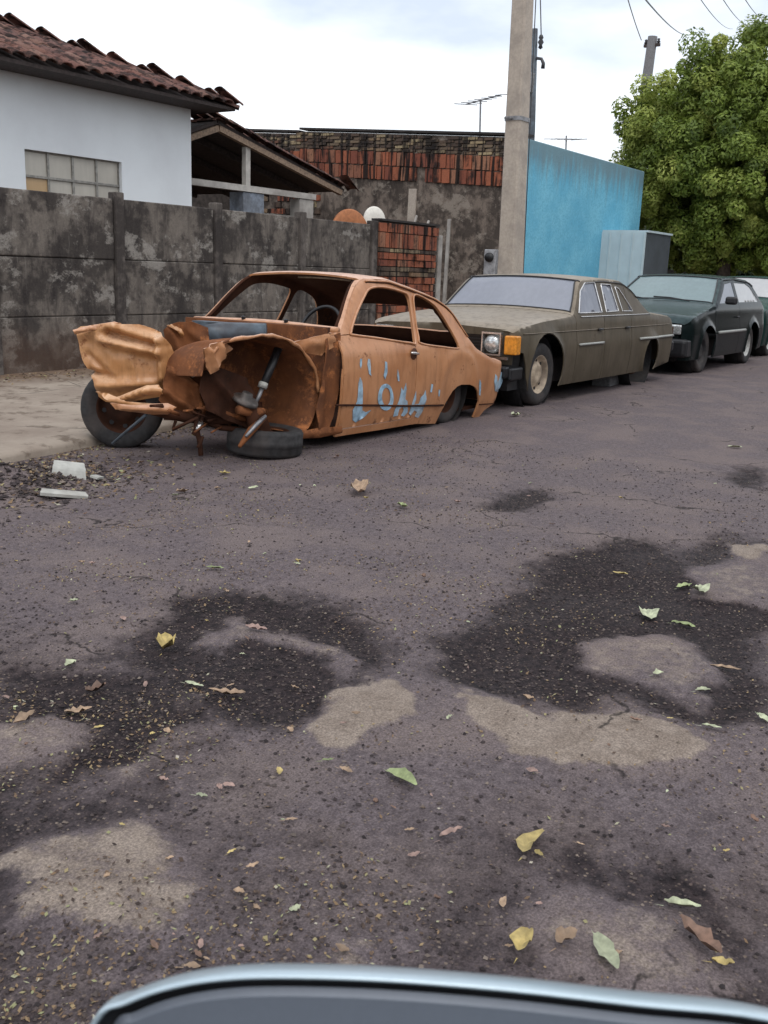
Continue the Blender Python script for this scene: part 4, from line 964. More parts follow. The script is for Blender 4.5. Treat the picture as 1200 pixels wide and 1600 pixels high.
# wheelhouse: barrel from lip inwards, closed by the inner wall
lip_px = [(318, 590), (326, 560), (345, 541), (375, 531), (416, 527), (446, 533), (467, 547), (486, 570), (496, 605), (492, 640), (480, 668), (458, 678)]
lip = [P(x, y, 1, 4.20 + (.10 if i < 3 else 0)) for i, (x, y) in enumerate(lip_px)]; lip = [np.array(p) for p in smoothpoly(lip, 4, False)]
cc = np.array([4.72, 0, .36])
def loft(rings, close=False):
    n = len(rings[0]); v = [p for r_ in rings for p in r_]; f = []
    for i in range(len(rings)-1):
        for k in range(n-1): a_ = i*n+k; f.append((a_, a_+1, a_+1+n, a_+n))
    return v, f
def inward(p, t, y):
    s = cc+(p-cc)*t; return np.array([s[0], y, s[2]])
jr = np.random.default_rng(4)
rings = []
for j, (t, dy) in enumerate(((1.035, .0), (1.05, .012), (1.0, .03), (.975, .10), (.96, .18), (.95, .26), (.93, .34), (.9, .40), (.80, .43), (.55, .445), (.28, .45), (.01, .45))):
    rg = []
    for k, p in enumerate(lip):
        s = cc*[1, 0, 1]+(p*[1, 0, 1]-cc*[1, 0, 1])*t; nzv = .022*(float(fbm(np.array([k*.09]), np.array([j*.3]), .35, 3, 3)[0])-.5)*2
        rg.append(np.array([s[0]+nzv*.5, p[1]+dy+nzv*.6, s[2]+nzv*.5]))
    rings.append(rg)
o = obj('wheelhouse', loft(rings), MT['rust'], WR, True); m = o.modifiers.new('s', 'SOLIDIFY'); m.thickness = .008
m = o.modifiers.new('sub', 'SUBSURF'); m.levels = 1; m.render_levels = 1
# bright torn rim of the inner wing
pts = [p+np.array([0, -.008, .012])+jr.normal(size=3)*.003 for p in lip[4:34]]
MB().tube(pts, [.006+.009*abs(sin(i*.6)) for i in range(len(pts))], 6).o('torn_rim', MT['wreck'], WR, True)
# engine bay side: rusty chassis leg and valance
sheet('inner_wing', [(318, 545), (330, 538), (352, 532), (362, 545), (350, 560), (338, 580), (330, 585), (322, 570)], 4.28, 4.3, MT['wreck'], WR, [((325, 545), (335, 575), .05, .03), ((345, 538), (350, 558), .03, .03)], .02, .006, .02, .06, seed=3)
sheet('inner_wing', [(318, 580), (345, 575), (385, 590), (400, 620), (415, 650), (425, 676), (470, 678), (462, 690), (415, 684), (385, 668), (350, 655), (322, 640), (312, 610)], 4.40, 4.28, MT['rustdk'], WR, [((330, 590), (400, 660), .05, .05)], .03, .008, .03, .1, seed=5)
sheet('sill_end', [(458, 676), (500, 668), (533, 666), (534, 676), (500, 684), (462, 686)], 4.24, 4.10, MT['rust'], WR, [((465, 680), (530, 672), .03, .03)], .025, .01, .008)
# far inner wing, bulkhead corner, radiator support
sheet('far_inner_wing', [(255, 515), (262, 508), (280, 503), (300, 503), (325, 512), (328, 545), (325, 580), (322, 625), (290, 632), (258, 622), (256, 590), (262, 560)], 4.95, 4.75, MT['rust'], WR, [((262, 512), (285, 560), .06, .04), ((300, 510), (300, 560), -.05, .06), ((275, 600), (320, 590), .05, .05), ((283, 505), (322, 540), .03, .03)], .028, .006, .035, .1, holes=[[(273, 567), (300, 564), (305, 574), (290, 583), (277, 578)]], seed=7)
sheet('torn_flange', [(259, 508), (268, 506), (284, 514), (288, 524), (283, 527), (274, 516)], 4.9, 4.85, MT['tan'], WR, [((262, 508), (284, 522), .03, .02)], .012, .005, .006, .05)
sheet('radiator_support', [(262, 570), (278, 576), (300, 592), (312, 610), (322, 640), (320, 655), (290, 652), (262, 642), (248, 625), (256, 600)], 4.62, 4.50, MT['rust'], WR, [((268, 580), (300, 600), .05, .03), ((256, 610), (300, 640), .06, .04), ((305, 600), (315, 645), .05, .03)], .022, .006, .03, .08, seed=9)
sheet('loose_bracket', [(271, 567), (316, 571), (312, 583), (300, 590), (286, 581)], 4.72, 4.66, MT['shard'], WR, [((275, 570), (305, 588), .02, .03)], .015, .005, .006)
MB().tube([P(322, 528, 1, 4.88), P(350, 522, 1, 4.86), P(416, 523, 1, 4.62)], [.09, .085, .08], 16).o('heater_drum', MT['bluegrey'], WR, True)
MB().box(P(336, 522, 1, 5.0), (.10, .35, .16), jit=.01).o('heater_box', MT['bluegrey'], WR)
# crumpled nose / far wing: the big pale sheet
sheet('crumpled_wing', [(113, 515), (120, 511), (140, 509), (158, 506), (178, 503.5), (188, 506), (216, 507), (232, 512), (239, 515), (248, 520), (255, 530), (262, 542), (266, 553), (267, 572), (262, 585), (255, 599), (253, 612), (248, 622), (220, 626), (180, 632), (160, 630), (148, 622), (146, 610), (144, 599), (138, 588), (142, 582), (132, 577), (126, 570), (121, 561), (117, 548), (115, 534)],
      5.15, 4.62, MT['tan'], WR,
      [((118, 524), (178, 509), .04, .05), ((155, 530), (247, 551), .075, .045), ((182, 511), (248, 533), .05, .045), ((247, 530), (252, 592), .085, .035), ((150, 604), (240, 600), .045, .045), ((170, 519), (238, 540), -.05, .03), ((205, 560), (216, 596), .018, .04), ((135, 556), (175, 590), -.03, .03), ((140, 583), (165, 588), -.06, .03)], .015, .006, .012, .10, MT['rust'], seed=2, depth=lambda u, v: -.10*(2*u-1)**2 - .05*max(0, .5-v)/.15)
sheet('folded_edge', [(113, 515), (140, 508), (178, 502), (190, 505), (182, 510), (150, 514), (116, 522)], 5.12, 4.95, MT['wreck'], WR, [((116, 518), (180, 506), .06, .03)], .015, .006, .01)
sheet('bumper_beam', [(176, 622), (190, 618), (228, 602), (248, 601), (257, 608), (255, 616), (230, 618), (205, 628), (180, 634)], 4.85, 4.50, MT['tan'], WR, [((182, 627), (230, 610), .06, .03), ((230, 610), (254, 610), .05, .03)], .016, .008, .01, .07)
sheet('front_valance', [(150, 612), (178, 628), (185, 640), (235, 640), (262, 645), (258, 632), (200, 626), (170, 615)], 4.9, 4.52, MT['tan'], WR, [((165, 622), (240, 636), .05, .03)], .018, .006, .012, .07, MT['rust'])
sheet('front_valance', [(172, 630), (210, 632), (262, 630), (276, 636), (262, 648), (240, 648), (200, 642), (180, 640)], 4.75, 4.45, MT['wreck'], WR, [((190, 636), (262, 640), .06, .03)], .016, .006, .02, .06, seed=5)
# front suspension and running gear
def bar(name, pts, r, mat, n=8): return MB().tube([P(x, y, 1, Y) for x, y, Y in pts], r, n).o(name, MT[mat], WR, True)
bar('crossmember', [(238, 640, 4.62), (290, 652, 4.55), (345, 655, 4.45), (392, 655, 4.38)], .035, 'rustdk')
bar('crossmember', [(250, 630, 4.9), (320, 640, 4.75), (390, 640, 4.6)], .045, 'rustdk')
bar('control_arm', [(317, 637, 4.45), (350, 645, 4.40), (385, 655, 4.33)], [.014, .018, .022], 'rust')
bar('control_arm', [(300, 650, 4.55), (345, 668, 4.45), (385, 672, 4.35)], .02, 'rustdk')
bar('tie_rod', [(176, 693, 4.9), (200, 672, 4.75), (228, 648, 4.6)], .010, 'bluegrey')
so_ = bar('shock_absorber', [(435, 544, 4.34), (424, 572, 4.33), (411, 603, 4.32)], [.028, .028, .026], 'blackp', 12)
MB().tube([P(412, 598, 1, 4.315), P(409.5, 606, 1, 4.315)], .031, 12).o('paper_band', MT['shard'], so_, True)
MB().tube([P(437, 538, 1, 4.34), P(435, 545, 1, 4.34)], [.012, .03], 10).o('top_mount', MT['steel'], so_, True)
bar('damper_rod', [(411, 603, 4.32), (404, 620, 4.32), (398, 632, 4.32)], .014, 'steel')
hc = P(383, 625, 1, 4.30)
hub = MB().lathe([(.001, .05), (.035, .05), (.04, .02), (.085, .012), (.092, 0), (.092, -.012), (.05, -.02), (.04, -.05)], hc, (.10, -.42, .90), 24).o('brake_disc', MT['steel_dk'], WR, True)
MB().tube([P(372, 640, 1, 4.28), P(400, 645, 1, 4.27), P(412, 642, 1, 4.27)], [.03, .035, .02], 8).o('calliper', MT['rust'], hub, True)
bar('steering_knuckle', [(388, 632, 4.28), (396, 655, 4.27), (398, 678, 4.27)], [.04, .045, .035], 'rustdk')
bar('lower_arm_plate', [(374, 698, 4.20), (393, 672, 4.22), (414, 652, 4.22)], [.012, .028, .016], 'rust', 6)
bar('lower_arm_plate', [(384, 682, 4.19), (402, 662, 4.20), (415, 650, 4.20)], [.010, .016, .012], 'steel', 6)
for k in range(16):
    x0, y0 = random.uniform(250, 400), random.uniform(632, 662); bar('bent_pipe', [(x0, y0, 4.5), (x0+random.uniform(-20, 20), y0+random.uniform(-8, 14), 4.45), (x0+random.uniform(-35, 35), y0+random.uniform(-10, 22), 4.42)], random.uniform(.006, .014), random.choice(['rustdk', 'rustdk', 'rust']), 6)
for pts in ([(312, 640, 4.5), (306, 665, 4.48), (312, 690, 4.46), (314, 712, 4.44)], [(316, 650, 4.5), (302, 678, 4.5), (316, 684, 4.45), (310, 700, 4.45)], [(318, 648, 4.46), (310, 672, 4.45)]): bar('hanging_linkage', pts, random.uniform(.010, .018), 'rustdk', 7)
MB().tube([P(314, 660, 1, 4.46), P(308, 672, 1, 4.45)], [.02, .012], 8).o('grease_nipple', MT['chrome'], WR, True)
MB().box(P(330, 645, 1, 4.75), (.4, .5, .12), rz=.2, jit=.03).o('sump', MT['rustdk'], WR)
# rear wheel near side, rear far side
wheel(WR, (7.03, 4.265, .235), .245, .15, 'rustdk', hub='disc')
wheel(WR, (7.03, 5.44, .235), .245, .15, 'rustdk')
MB().lathe([(.31, -.0), (.33, .22), (.32, .26)], (7.03, 4.44, .3), (0, -1, 0), 30).o('rear_wheelhouse', MT['dark'], WR, True)
# far front wheel, still on, turned out
fc = P(193, 661, 1, 5.19); fw_ = wheel(WR, (fc[0], fc[1], .262), .27, .17, 'rustdk', axis=(-.72, -.66, .06)); 
# door furniture
hd = B.px2([(646, 553)])[0]; hy = B.ys(*hd)
o = MB().lathe([(.001, .004), (.042, .004), (.045, 0)], (hd[0]+.005, hy-.001, hd[1]), (0, -1, 0), 24).o('handle_recess', MT['wreck_in'], dr, True)
o = MB().tube([(hd[0]-.06, hy-.018, hd[1]+.012), (hd[0]-.02, hy-.026, hd[1]+.008), (hd[0]+.045, hy-.018, hd[1]+.0)], [.008, .012, .009], 8).o('door_handle', MT['handle'], dr, True)
# rub strip
pts = [B.px2([p])[0] for p in ((524, 633), (560, 633), (600, 633.5), (640, 634), (692, 633))]; MB().tube([B.S(*p)+np.array([0, -.005, 0]) for p in smoothpoly(pts, 4, False)], .008, 6).o('rub_strip', MT['rustdk'], WR, True)
pts = [B.px2([p])[0] for p in ((748, 632), (775, 628))]; MB().tube([B.S(*p)+np.array([0, -.003, 0]) for p in resample(pts, .1)[:-2]], .005, 6).o('rub_strip', MT['rustdk'], WR, True)
# brushed letters
def lx(pts): return [(480+x/3.529, 400+y/3.529) for x, y in pts]
LET = [[(290, 668), (300, 690), (300, 850), (320, 862), (350, 848), (310, 890), (265, 918), (248, 905), (248, 850), (272, 800), (280, 700)],
       [(545, 700), (548, 735), (540, 790), (552, 800), (552, 860), (530, 885), (515, 880), (530, 850), (525, 830), (505, 845), (495, 880), (470, 885), (480, 850), (505, 800), (515, 760), (520, 725), (530, 745)],
       [(600, 745), (600, 790), (585, 830), (570, 875), (558, 868), (580, 810)], [(650, 740), (655, 790), (632, 860), (610, 893), (592, 885), (605, 860), (590, 850), (570, 880), (560, 870), (590, 820), (615, 815), (625, 780), (640, 765)],
       [(291, 566), (301, 566), (300, 600), (294, 620), (289, 600)], [(334, 566), (345, 570), (347, 640), (350, 660), (338, 650), (331, 600)], [(425, 580), (436, 585), (437, 640), (425, 680), (417, 660), (424, 620)],
       [(498, 625), (505, 650), (508, 690), (500, 690), (495, 660)], [(682, 705), (690, 708), (684, 752), (676, 750)], [(722, 735), (730, 740), (726, 775), (720, 772)], [(948, 680), (955, 700), (952, 770), (945, 765), (944, 700)],
       [(1036, 650), (1046, 665), (1048, 700), (1062, 650), (1078, 640), (1074, 690), (1058, 730), (1050, 750), (1034, 745), (1030, 690)]]
def offs(x, z):
    p = wside(x, z); return p+np.array([0, -.0045, 0])
for k, L_ in enumerate(LET):
    o = skin('painted_letter' if k < 4 or k == 11 else 'paint_drip', B.px2(lx(L_)), offs, MT['letter'], WR, [], .03, .002, cen)
O1 = [(430+cos(a)*44*(1+.05*sin(3*a)), 778+sin(a)*74) for a in np.linspace(0, 2*pi, 22)[:-1]]; O2 = [(432+cos(a)*24, 775+sin(a)*50) for a in np.linspace(0, 2*pi, 18)[:-1]]
skin('painted_letter', B.px2(lx(O1)), offs, MT['letter'], WR, [B.px2(lx(O2))], .03, .002, cen)
# loose tyre lying under the front hub
tc_ = P(414, 688, 2, .09); lt_ = thing('loose_tyre', 'worn black tyre lying flat on the road under the torn off front corner', 'tyre', (tc_[0], tc_[1], 0.0))
wheel(lt_, (tc_[0], tc_[1], .095), .255, .17, 'rustdk', 'tyre_casing', axis=(.05, -.04, 1))

# ---- generic parked car
def lines(b, xs, z0, z1, off=.002): pass
def parked(root, b, doors, sill, archs, wins, paint, glass, hoodx, wsx, roofx, rwx, nose_x, tail_x, wt, trim=None, rimm='tanrim', R=.3, wz=.3, notch=True, zn=.2, front_cut=None, frontrim=None):
    """doors: list of x splits for the side (front wing, door, ..., rear wing); wins: list of (poly, glass material)"""
    cenb = (b.x0*.5+b.x1*.5, b.yc, .6)
    splits = doors; g = .004
    for side in (0, 1):
        mir = b.yc if side else None
        for k in range(len(splits)-1):
            a, c = splits[k]+(g if k else 0), splits[k+1]-(g if k < len(splits)-2 else 0)
            poly = b.edge(a, c, 12)[::-1]
            bot = list(front_cut) if (k == 0 and front_cut) else [(a, sill if k else zn)]
            seg = []
            x = a
            for ax, az, ar in archs:
                if a < ax < c: 
                    zz = sill; ap = arch(ax, az, ar, max(sill, .12)); seg += ap
            bot += seg + [(c, sill if k < len(splits)-2 else zn+.04)]
            outer = bot + poly
            holes = [w for w, gm, wk in wins if wk == k]
            nm = 'front_wing' if k == 0 else ('rear_wing' if k == len(splits)-2 else 'door')
            po = skin(nm, outer, b.S, paint, root, holes, .055 if side == 0 else .09, .012, cenb, MT['dark'], mirror=mir)
            for w, gm, wk in wins:
                if wk == k:
                    def gi(x, z, b=b): p = b.S(x, z); p[1] += .005; return p
                    skin('side_window', grow(w, .006), gi, MT[gm], po, [], .08, .004, cenb, mirror=mir)
                    if trim and side == 0:
                        pts = [b.S(*p)+np.array([0, -.003, 0]) for p in resample(w, .04)]; pts += pts[:2]
                        MB().tube(pts, .0075, 6, False).o('window_trim', MT[trim], po, True)
            if nm == 'door' and side == 0:
                hx = c-.14; hz = b.belt-.10
                MB().tube([b.S(hx-.06, hz)+np.array([0, -.018, 0]), b.S(hx+.06, hz)+np.array([0, -.018, 0])], .012, 6).o('door_handle', MT['blackp'], po, True)
    T_ = lambda nm, x0, x1, holes=(), m=paint: skin(nm, [(x0, -.7)]+[(x0+(x1-x0)*k/12, -.7) for k in range(1, 13)]+[(x1-(x1-x0)*k/12, .7) for k in range(13)], b.T, m, root, list(holes), .055, .012, cenb, MT['dark'])
    T_('hood', nose_x, hoodx-.004)
    scr = lambda a, c, w: smoothpoly([(a, -w), (c-.02, -w+.015), (c, -w+.06), (c, w-.06), (c-.02, w-.015), (a, w), (a-.01, w-.05), (a-.012, 0), (a-.01, -w+.05)], 3)
    s1 = scr(wsx[0]+.025, wsx[1]-.02, .652)
    s2 = [(rwx[0]+.03, -.56), (rwx[1]-.03, -.58), (rwx[1]-.03, .58), (rwx[0]+.03, .56)]
    T_('roof', hoodx+.004, rwx[1]+.0, [s1, s2])
    def ginset(x, v, b=b): p = b.T(x, v); p[2] -= .006; return p
    sc_ = skin('windscreen', grow(s1, .008), ginset, MT[glass], root, [], .07, .004, cenb)
    pts = [b.T(*p)+np.array([-.002, 0, .002]) for p in resample(s1, .05)]; pts += pts[:2]; MB().tube(pts, .008, 6, False).o('seal', MT['blackp'], sc_, True)
    skin('rear_window', grow(s2, .008), ginset, MT['glassd'], root, [], .09, .004, cenb)
    if tail_x - rwx[1] > .1: T_('boot_lid', rwx[1]+.004, tail_x)
    zt_ = b.zt(tail_x)
    def tl(y, z): return np.array([tail_x-.02, y, z])
    yy = b.ys(tail_x, .4); h_ = b.yc-yy
    skin('tail_panel', [(b.yc-h_, zn+.04), (b.yc+h_, zn+.04), (b.yc+h_, zt_-.02), (b.yc-h_, zt_-.02)], tl, paint, root, [], .12, .012, cenb)
    MB().span((nose_x+.25, b.yn0+.28, .16), (tail_x-.25, 2*b.yc-b.yn0-.28, .40)).o('underbody', MT['black'], root)
    for wx, full in wt:
        for side in (0, 1):
            y = b.yn0+.135 if side == 0 else 2*b.yc-b.yn0-.135
            if full or side: wheel(root, (wx, y, wz), R, .17, (frontrim if frontrim and wx == wt[0][0] else rimm) if side == 0 else 'black', axis=(0, -1 if side == 0 else 1, 0))
            MB().lathe([(R*1.25, .1), (R*1.22, -.12), (.02, -.13)], (wx, y+(.06 if side == 0 else -.06), wz), (0, -1 if side == 0 else 1, 0), 24).o('wheelhouse', MT['black'], root, True)

# ---- olive brown four-door saloon
OP = thing('parked_car', 'dusty olive brown four door saloon parked right behind the copper wreck', 'car', (10.1, 4.95, 0))
zo = [(8.08, .71), (8.16, .765), (8.6, .81), (9.28, .85), (9.37, .865), (9.70, 1.18), (9.80, 1.205), (10.3, 1.222), (10.85, 1.205), (11.08, 1.13), (11.45, .89), (11.55, .85), (12.2, .80), (12.42, .74)]
b1 = Body(4.09, 4.93, zo, .80, .38, .25, .05, .03, 8.08, 12.42, .14, .08, .012, ((8.69, .33, .36), (11.55, .33, .24)))
wA = b1.px2([(904, 489.5), (903, 443), (912, 440), (930, 441), (941, 488)]); wB = b1.px2([(947, 487.5), (938, 444), (953, 445), (966, 486)]); wC = b1.px2([(972, 486), (960, 448), (966, 451), (982, 476), (988, 486)])
xo = [8.08, b1.px2([(899, 495)])[0][0], b1.px2([(943.5, 495)])[0][0], b1.px2([(986, 495)])[0][0], 12.42]
def clampw(w, a, c): return [(min(max(x, a+.022), c-.022), min(z, b1.zt(min(max(x, a+.022), c-.022))-.035)) for x, z in w]
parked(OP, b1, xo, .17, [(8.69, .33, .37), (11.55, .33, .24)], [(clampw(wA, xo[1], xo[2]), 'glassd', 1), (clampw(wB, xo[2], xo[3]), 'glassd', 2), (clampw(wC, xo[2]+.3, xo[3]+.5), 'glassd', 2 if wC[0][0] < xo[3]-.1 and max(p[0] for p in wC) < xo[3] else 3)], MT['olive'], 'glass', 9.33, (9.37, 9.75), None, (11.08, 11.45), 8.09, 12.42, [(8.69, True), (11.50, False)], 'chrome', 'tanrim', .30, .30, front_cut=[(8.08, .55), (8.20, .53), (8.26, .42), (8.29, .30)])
# nose
nx = 8.08
def nose(y, z): return np.array([nx-.01+.08*abs((y-4.93)/.8)**6, y, z])
skin('front_panel', [(4.17, .42), (5.69, .42), (5.70, .735), (4.93, .765), (4.16, .735)], nose, MT['olive'], OP, [[(4.42, .50), (5.44, .50), (5.44, .68), (4.42, .68)]], .07, .02, (10, 4.93, .5))
MB().span((8.13, 4.40, .49), (8.15, 5.46, .69)).o('grille', MT['blackp'], OP)
for k in range(6): MB().span((8.095, 4.42, .515+k*.03), (8.11, 5.44, .522+k*.03)).o('grille_bar', MT['blackp'], OP)
hy0 = float(P(770, 538, 0, 8.05)[1]); iy0 = float(P(801, 538, 0, 8.06)[1]); hz0 = float(P(770, 537, 0, 8.05)[2])
for s in (-1, 1):
    y = 4.93+s*(4.93-hy0); hl_ = MB().lathe([(.001, .05), (.05, .045), (.078, .025), (.086, 0), (.086, -.04)], (8.05, y, hz0), (-1, 0, 0), 28).o('headlight', MT['lamp'], OP, True)
    fr = MB()
    for a, c in (((-.10, -.105), (.10, -.09)), ((-.10, .09), (.10, .105)), ((-.10, -.09), (-.088, .09)), ((.088, -.09), (.10, .09))): fr.span((8.01, y+a[0], hz0+a[1]), (8.06, y+c[0], hz0+c[1]))
    fr.o('bezel', MT['chrome'], hl_)
    y = 4.93+s*(4.93-iy0); i_ = MB().box((8.06, y, hz0-.002), (.10, .125, .17)).o('indicator', MT['amber'], OP); bevel(i_, .012)
MB().box((8.05, 4.93, hz0-.125), (.02, 1.50, .025)).o('chrome_strip', MT['chrome'], OP)
bp = MB().box((8.01, 4.93, .36), (.09, 1.56, .11)).o('bumper', MT['blackp'], OP); bevel(bp, .02)
bp = MB().box((8.16, 4.15, .34), (.24, .05, .12)).o('bumper_corner', MT['blackp'], OP); bevel(bp, .02)
MB().span((8.12, 4.20, .18), (8.16, 5.6, .50)).o('front_apron', MT['black'], OP)
MB().span((8.16, 4.20, .18), (8.34, 4.23, .53)).o('wing_void', MT['black'], OP)
pts = [b1.S(x, .56)+np.array([0, -.008, 0]) for x in np.linspace(xo[1]+.05, xo[2]-.05, 8)]; MB().tube(pts, .013, 6).o('side_strip', MT['sage'], OP, True)
pts = [b1.S(x, .56)+np.array([0, -.008, 0]) for x in np.linspace(xo[3]+.25, 12.3, 8)]; MB().tube(pts, .016, 6).o('side_strip', MT['sage'], OP, True)
bp = MB().box((12.44, 4.93, .42), (.08, 1.62, .12)).o('bumper', MT['blackp'], OP); bevel(bp, .02)
MB().box((12.35, 4.14, .60), (.12, .03, .12)).o('tail_light', MT['rustdk'], OP)
pts = [b1.S(x, .835)+np.array([0, -.006, 0]) for x in np.linspace(9.5, 11.5, 30)]; MB().tube(pts, .006, 5).o('belt_trim', MT['chrome'], OP, True)
pts = [b1.S(x, b1.zt(x)-.03)+np.array([0, -.006, 0]) for x in np.linspace(9.84, 11.2, 24)]; MB().tube(pts, .006, 5).o('roof_gutter', MT['blackp'], OP, True)
pts = [b1.S(x, .70-.0*x)+np.array([0, -.001, 0]) for x in np.linspace(8.2, 12.2, 50)]; MB().tube(pts, .006, 5).o('body_crease', MT['olive'], OP, True)
for y in (4.6, 5.2): MB().tube([(9.40, y, .885), (9.44, y+.25, .91), (9.46, y+.5, .915)], .008, 5).o('wiper', MT['blackp'], OP)
MB().lathe([(.001, .0), (.10, .0), (.12, -.05), (.10, -.1)], (11.52, 4.26, .22), (0, -1, 0), 20).o('brake_drum', MT['rustdk'], OP, True)
cb = MB().box((11.05, 4.42, .10), (.40, .22, .20), rz=.12).o('concrete_block', MT['block']); bevel(cb, .01); props(cb, 'grey concrete block propping up the rear of the olive brown saloon', 'block')

# ---- dark green hatchback
HB = thing('parked_car', 'dusty dark green three door hatchback parked third in the row', 'car', (14.9, 4.95, 0))
zh = [(12.98, .66), (13.1, .76), (13.7, .86), (14.02, .91), (14.12, .93), (14.72, 1.27), (14.82, 1.29), (15.3, 1.305), (16.1, 1.27), (16.3, 1.22), (16.72, .90), (16.78, .86)]
b2 = Body(4.07, 4.90, zh, .84, .40, .25, .05, .03, 12.98, 16.78, .14, .16, .012, ((13.72, .30, .34), (16.02, .30, .34)))
xh = [12.98, 14.02, 15.22, 16.78]
wA = [(14.30, .935), (14.62, 1.10), (14.78, 1.20), (15.15, 1.23), (15.16, .94)]; wB = [(15.28, .945), (15.28, 1.225), (15.9, 1.215), (16.12, 1.16), (16.42, .97), (16.38, .945)]
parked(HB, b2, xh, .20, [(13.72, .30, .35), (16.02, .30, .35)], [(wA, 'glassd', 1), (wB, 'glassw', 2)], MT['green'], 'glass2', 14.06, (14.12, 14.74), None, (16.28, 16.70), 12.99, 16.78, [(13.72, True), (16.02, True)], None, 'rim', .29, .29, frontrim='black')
def nose2(y, z): return np.array([12.975+.14*abs((y-4.90)/.8)**5, y, z])
skin('front_panel', [(4.2, .46), (5.6, .46), (5.62, .685), (4.9, .71), (4.18, .685)], nose2, MT['green'], HB, [], .07, .02, (15, 4.9, .5))
for s in (-1, 1):
    y = 4.9+s*.54; o = MB().box((13.0, y, .60), (.10, .30, .13), rz=-s*.18).o('headlight', MT['lamp'], HB); bevel(o, .02)
MB().box((12.97, 4.9, .60), (.03, .70, .11)).o('grille', MT['blackp'], HB)
bp = MB().box((12.98, 4.9, .36), (.16, 1.60, .24)).o('bumper', MT['blackp'], HB); bevel(bp, .05, 3)
bp = MB().box((13.14, 4.115, .36), (.42, .05, .22)).o('bumper_corner', MT['blackp'], HB); bevel(bp, .02)
MB().box((13.20, 4.10, .62), (.10, .02, .05)).o('side_indicator', MT['shard'], HB)
pts = [b2.S(x, .54)+np.array([0, -.010, 0]) for x in np.linspace(14.15, 15.5, 8)]; MB().tube(pts, .022, 6).o('side_strip', MT['sage'], HB, True)
pts = [b2.S(x, b2.zt(x)-.03)+np.array([0, -.006, 0]) for x in np.linspace(14.8, 16.3, 20)]; MB().tube(pts, .007, 5).o('roof_gutter', MT['blackp'], HB, True)
mo = MB().box((14.33, 3.98, .98), (.10, .16, .11)).o('wing_mirror', MT['blackp'], HB); bevel(mo, .03)
bp = MB().box((16.80, 4.9, .42), (.10, 1.56, .2)).o('bumper', MT['blackp'], HB); bevel(bp, .03)
for y in (4.5, 5.1): MB().tube([(14.10, y, .955), (14.16, y+.3, .99), (14.17, y+.55, .995)], .009, 5).o('wiper', MT['blackp'], HB)
# ---- fourth car at the edge
FC = thing('parked_car', 'dark green car with a pale dusty windscreen at the right edge, last of the row', 'car', (19.4, 5.2, 0))
zf = [(p[0]+4.42, p[1]+.03) for p in zh]; b3 = Body(4.25, 5.06, zf, .84, .40, .25, .05, .03, 17.40, 21.20, .14, .16, .012, ((18.14, .30, .34), (20.44, .30, .34)))
sh = lambda w: [(x+4.42, z+.02) for x, z in w]
parked(FC, b3, [x+4.42 for x in xh], .20, [(18.14, .30, .35), (20.44, .30, .35)], [(sh(wA), 'glassd', 1), (sh(wB), 'glassd', 2)], MT['green2'], 'glassw', 14.06+4.42, (18.54, 19.16), None, (20.70, 21.12), 17.41, 21.20, [(18.14, True), (20.44, True)], None, 'rim', .29, .29)
def nose3(y, z): return np.array([17.39+.14*abs((y-5.06)/.8)**5, y, z])
skin('front_panel', [(4.36, .46), (5.76, .46), (5.78, .70), (5.06, .73), (4.34, .70)], nose3, MT['green2'], FC, [], .07, .02, (19, 5.06, .5))
for s in (-1, 1): o = MB().box((17.42, 5.06+s*.54, .62), (.10, .30, .13), rz=-s*.18).o('headlight', MT['lamp'], FC); bevel(o, .02)
bp = MB().box((17.40, 5.06, .36), (.16, 1.56, .24)).o('bumper', MT['blackp'], FC); bevel(bp, .05, 3)

# ------------------------------------------------------------------ debris by the kerb and fallen leaves
def shard(px, L, W_, H, rz, tilt, mat, label, curl=.0):
    p = P(*px, 2, 0); z = gz(p[0], p[1]); n = 8; V = []
    for i in range(n+1):
        for j in (0, 1):
            for t in (0, 1): V.append(((j-.5)*L*(1-.02*i+.03*(i % 3 == 1)), (i/n-.5)*W_, curl*sin(pi*i/n) - t*H))
    f = []
    for i in range(n):
        a = i*4; b_ = a+4; f += [(a, b_, b_+2, a+2), (a+1, a+3, b_+3, b_+1), (a, a+1, b_+1, b_), (a+2, b_+2, b_+3, a+3)]
    f += [(0, 2, 3, 1), (n*4, n*4+1, n*4+3, n*4+2)]
    me = mesh(V, f, MT[mat], name='tile_shard'); return props(link('tile_shard', me, None, (p[0], p[1], z+.03), (tilt, .15, rz)), label, 'shard')
shard((108, 752), .19, .13, .014, -.6, .75, 'shard', 'white curved piece of broken tile standing tilted in the rubble by the kerb', .03)
shard((100, 778), .24, .09, .016, -.55, .05, 'shard', 'long white piece of broken tile lying flat in the rubble', .01)
shard((152, 752), .08, .05, .012, .4, .2, 'shard', 'smallest white tile fragment right of the rubble heap')
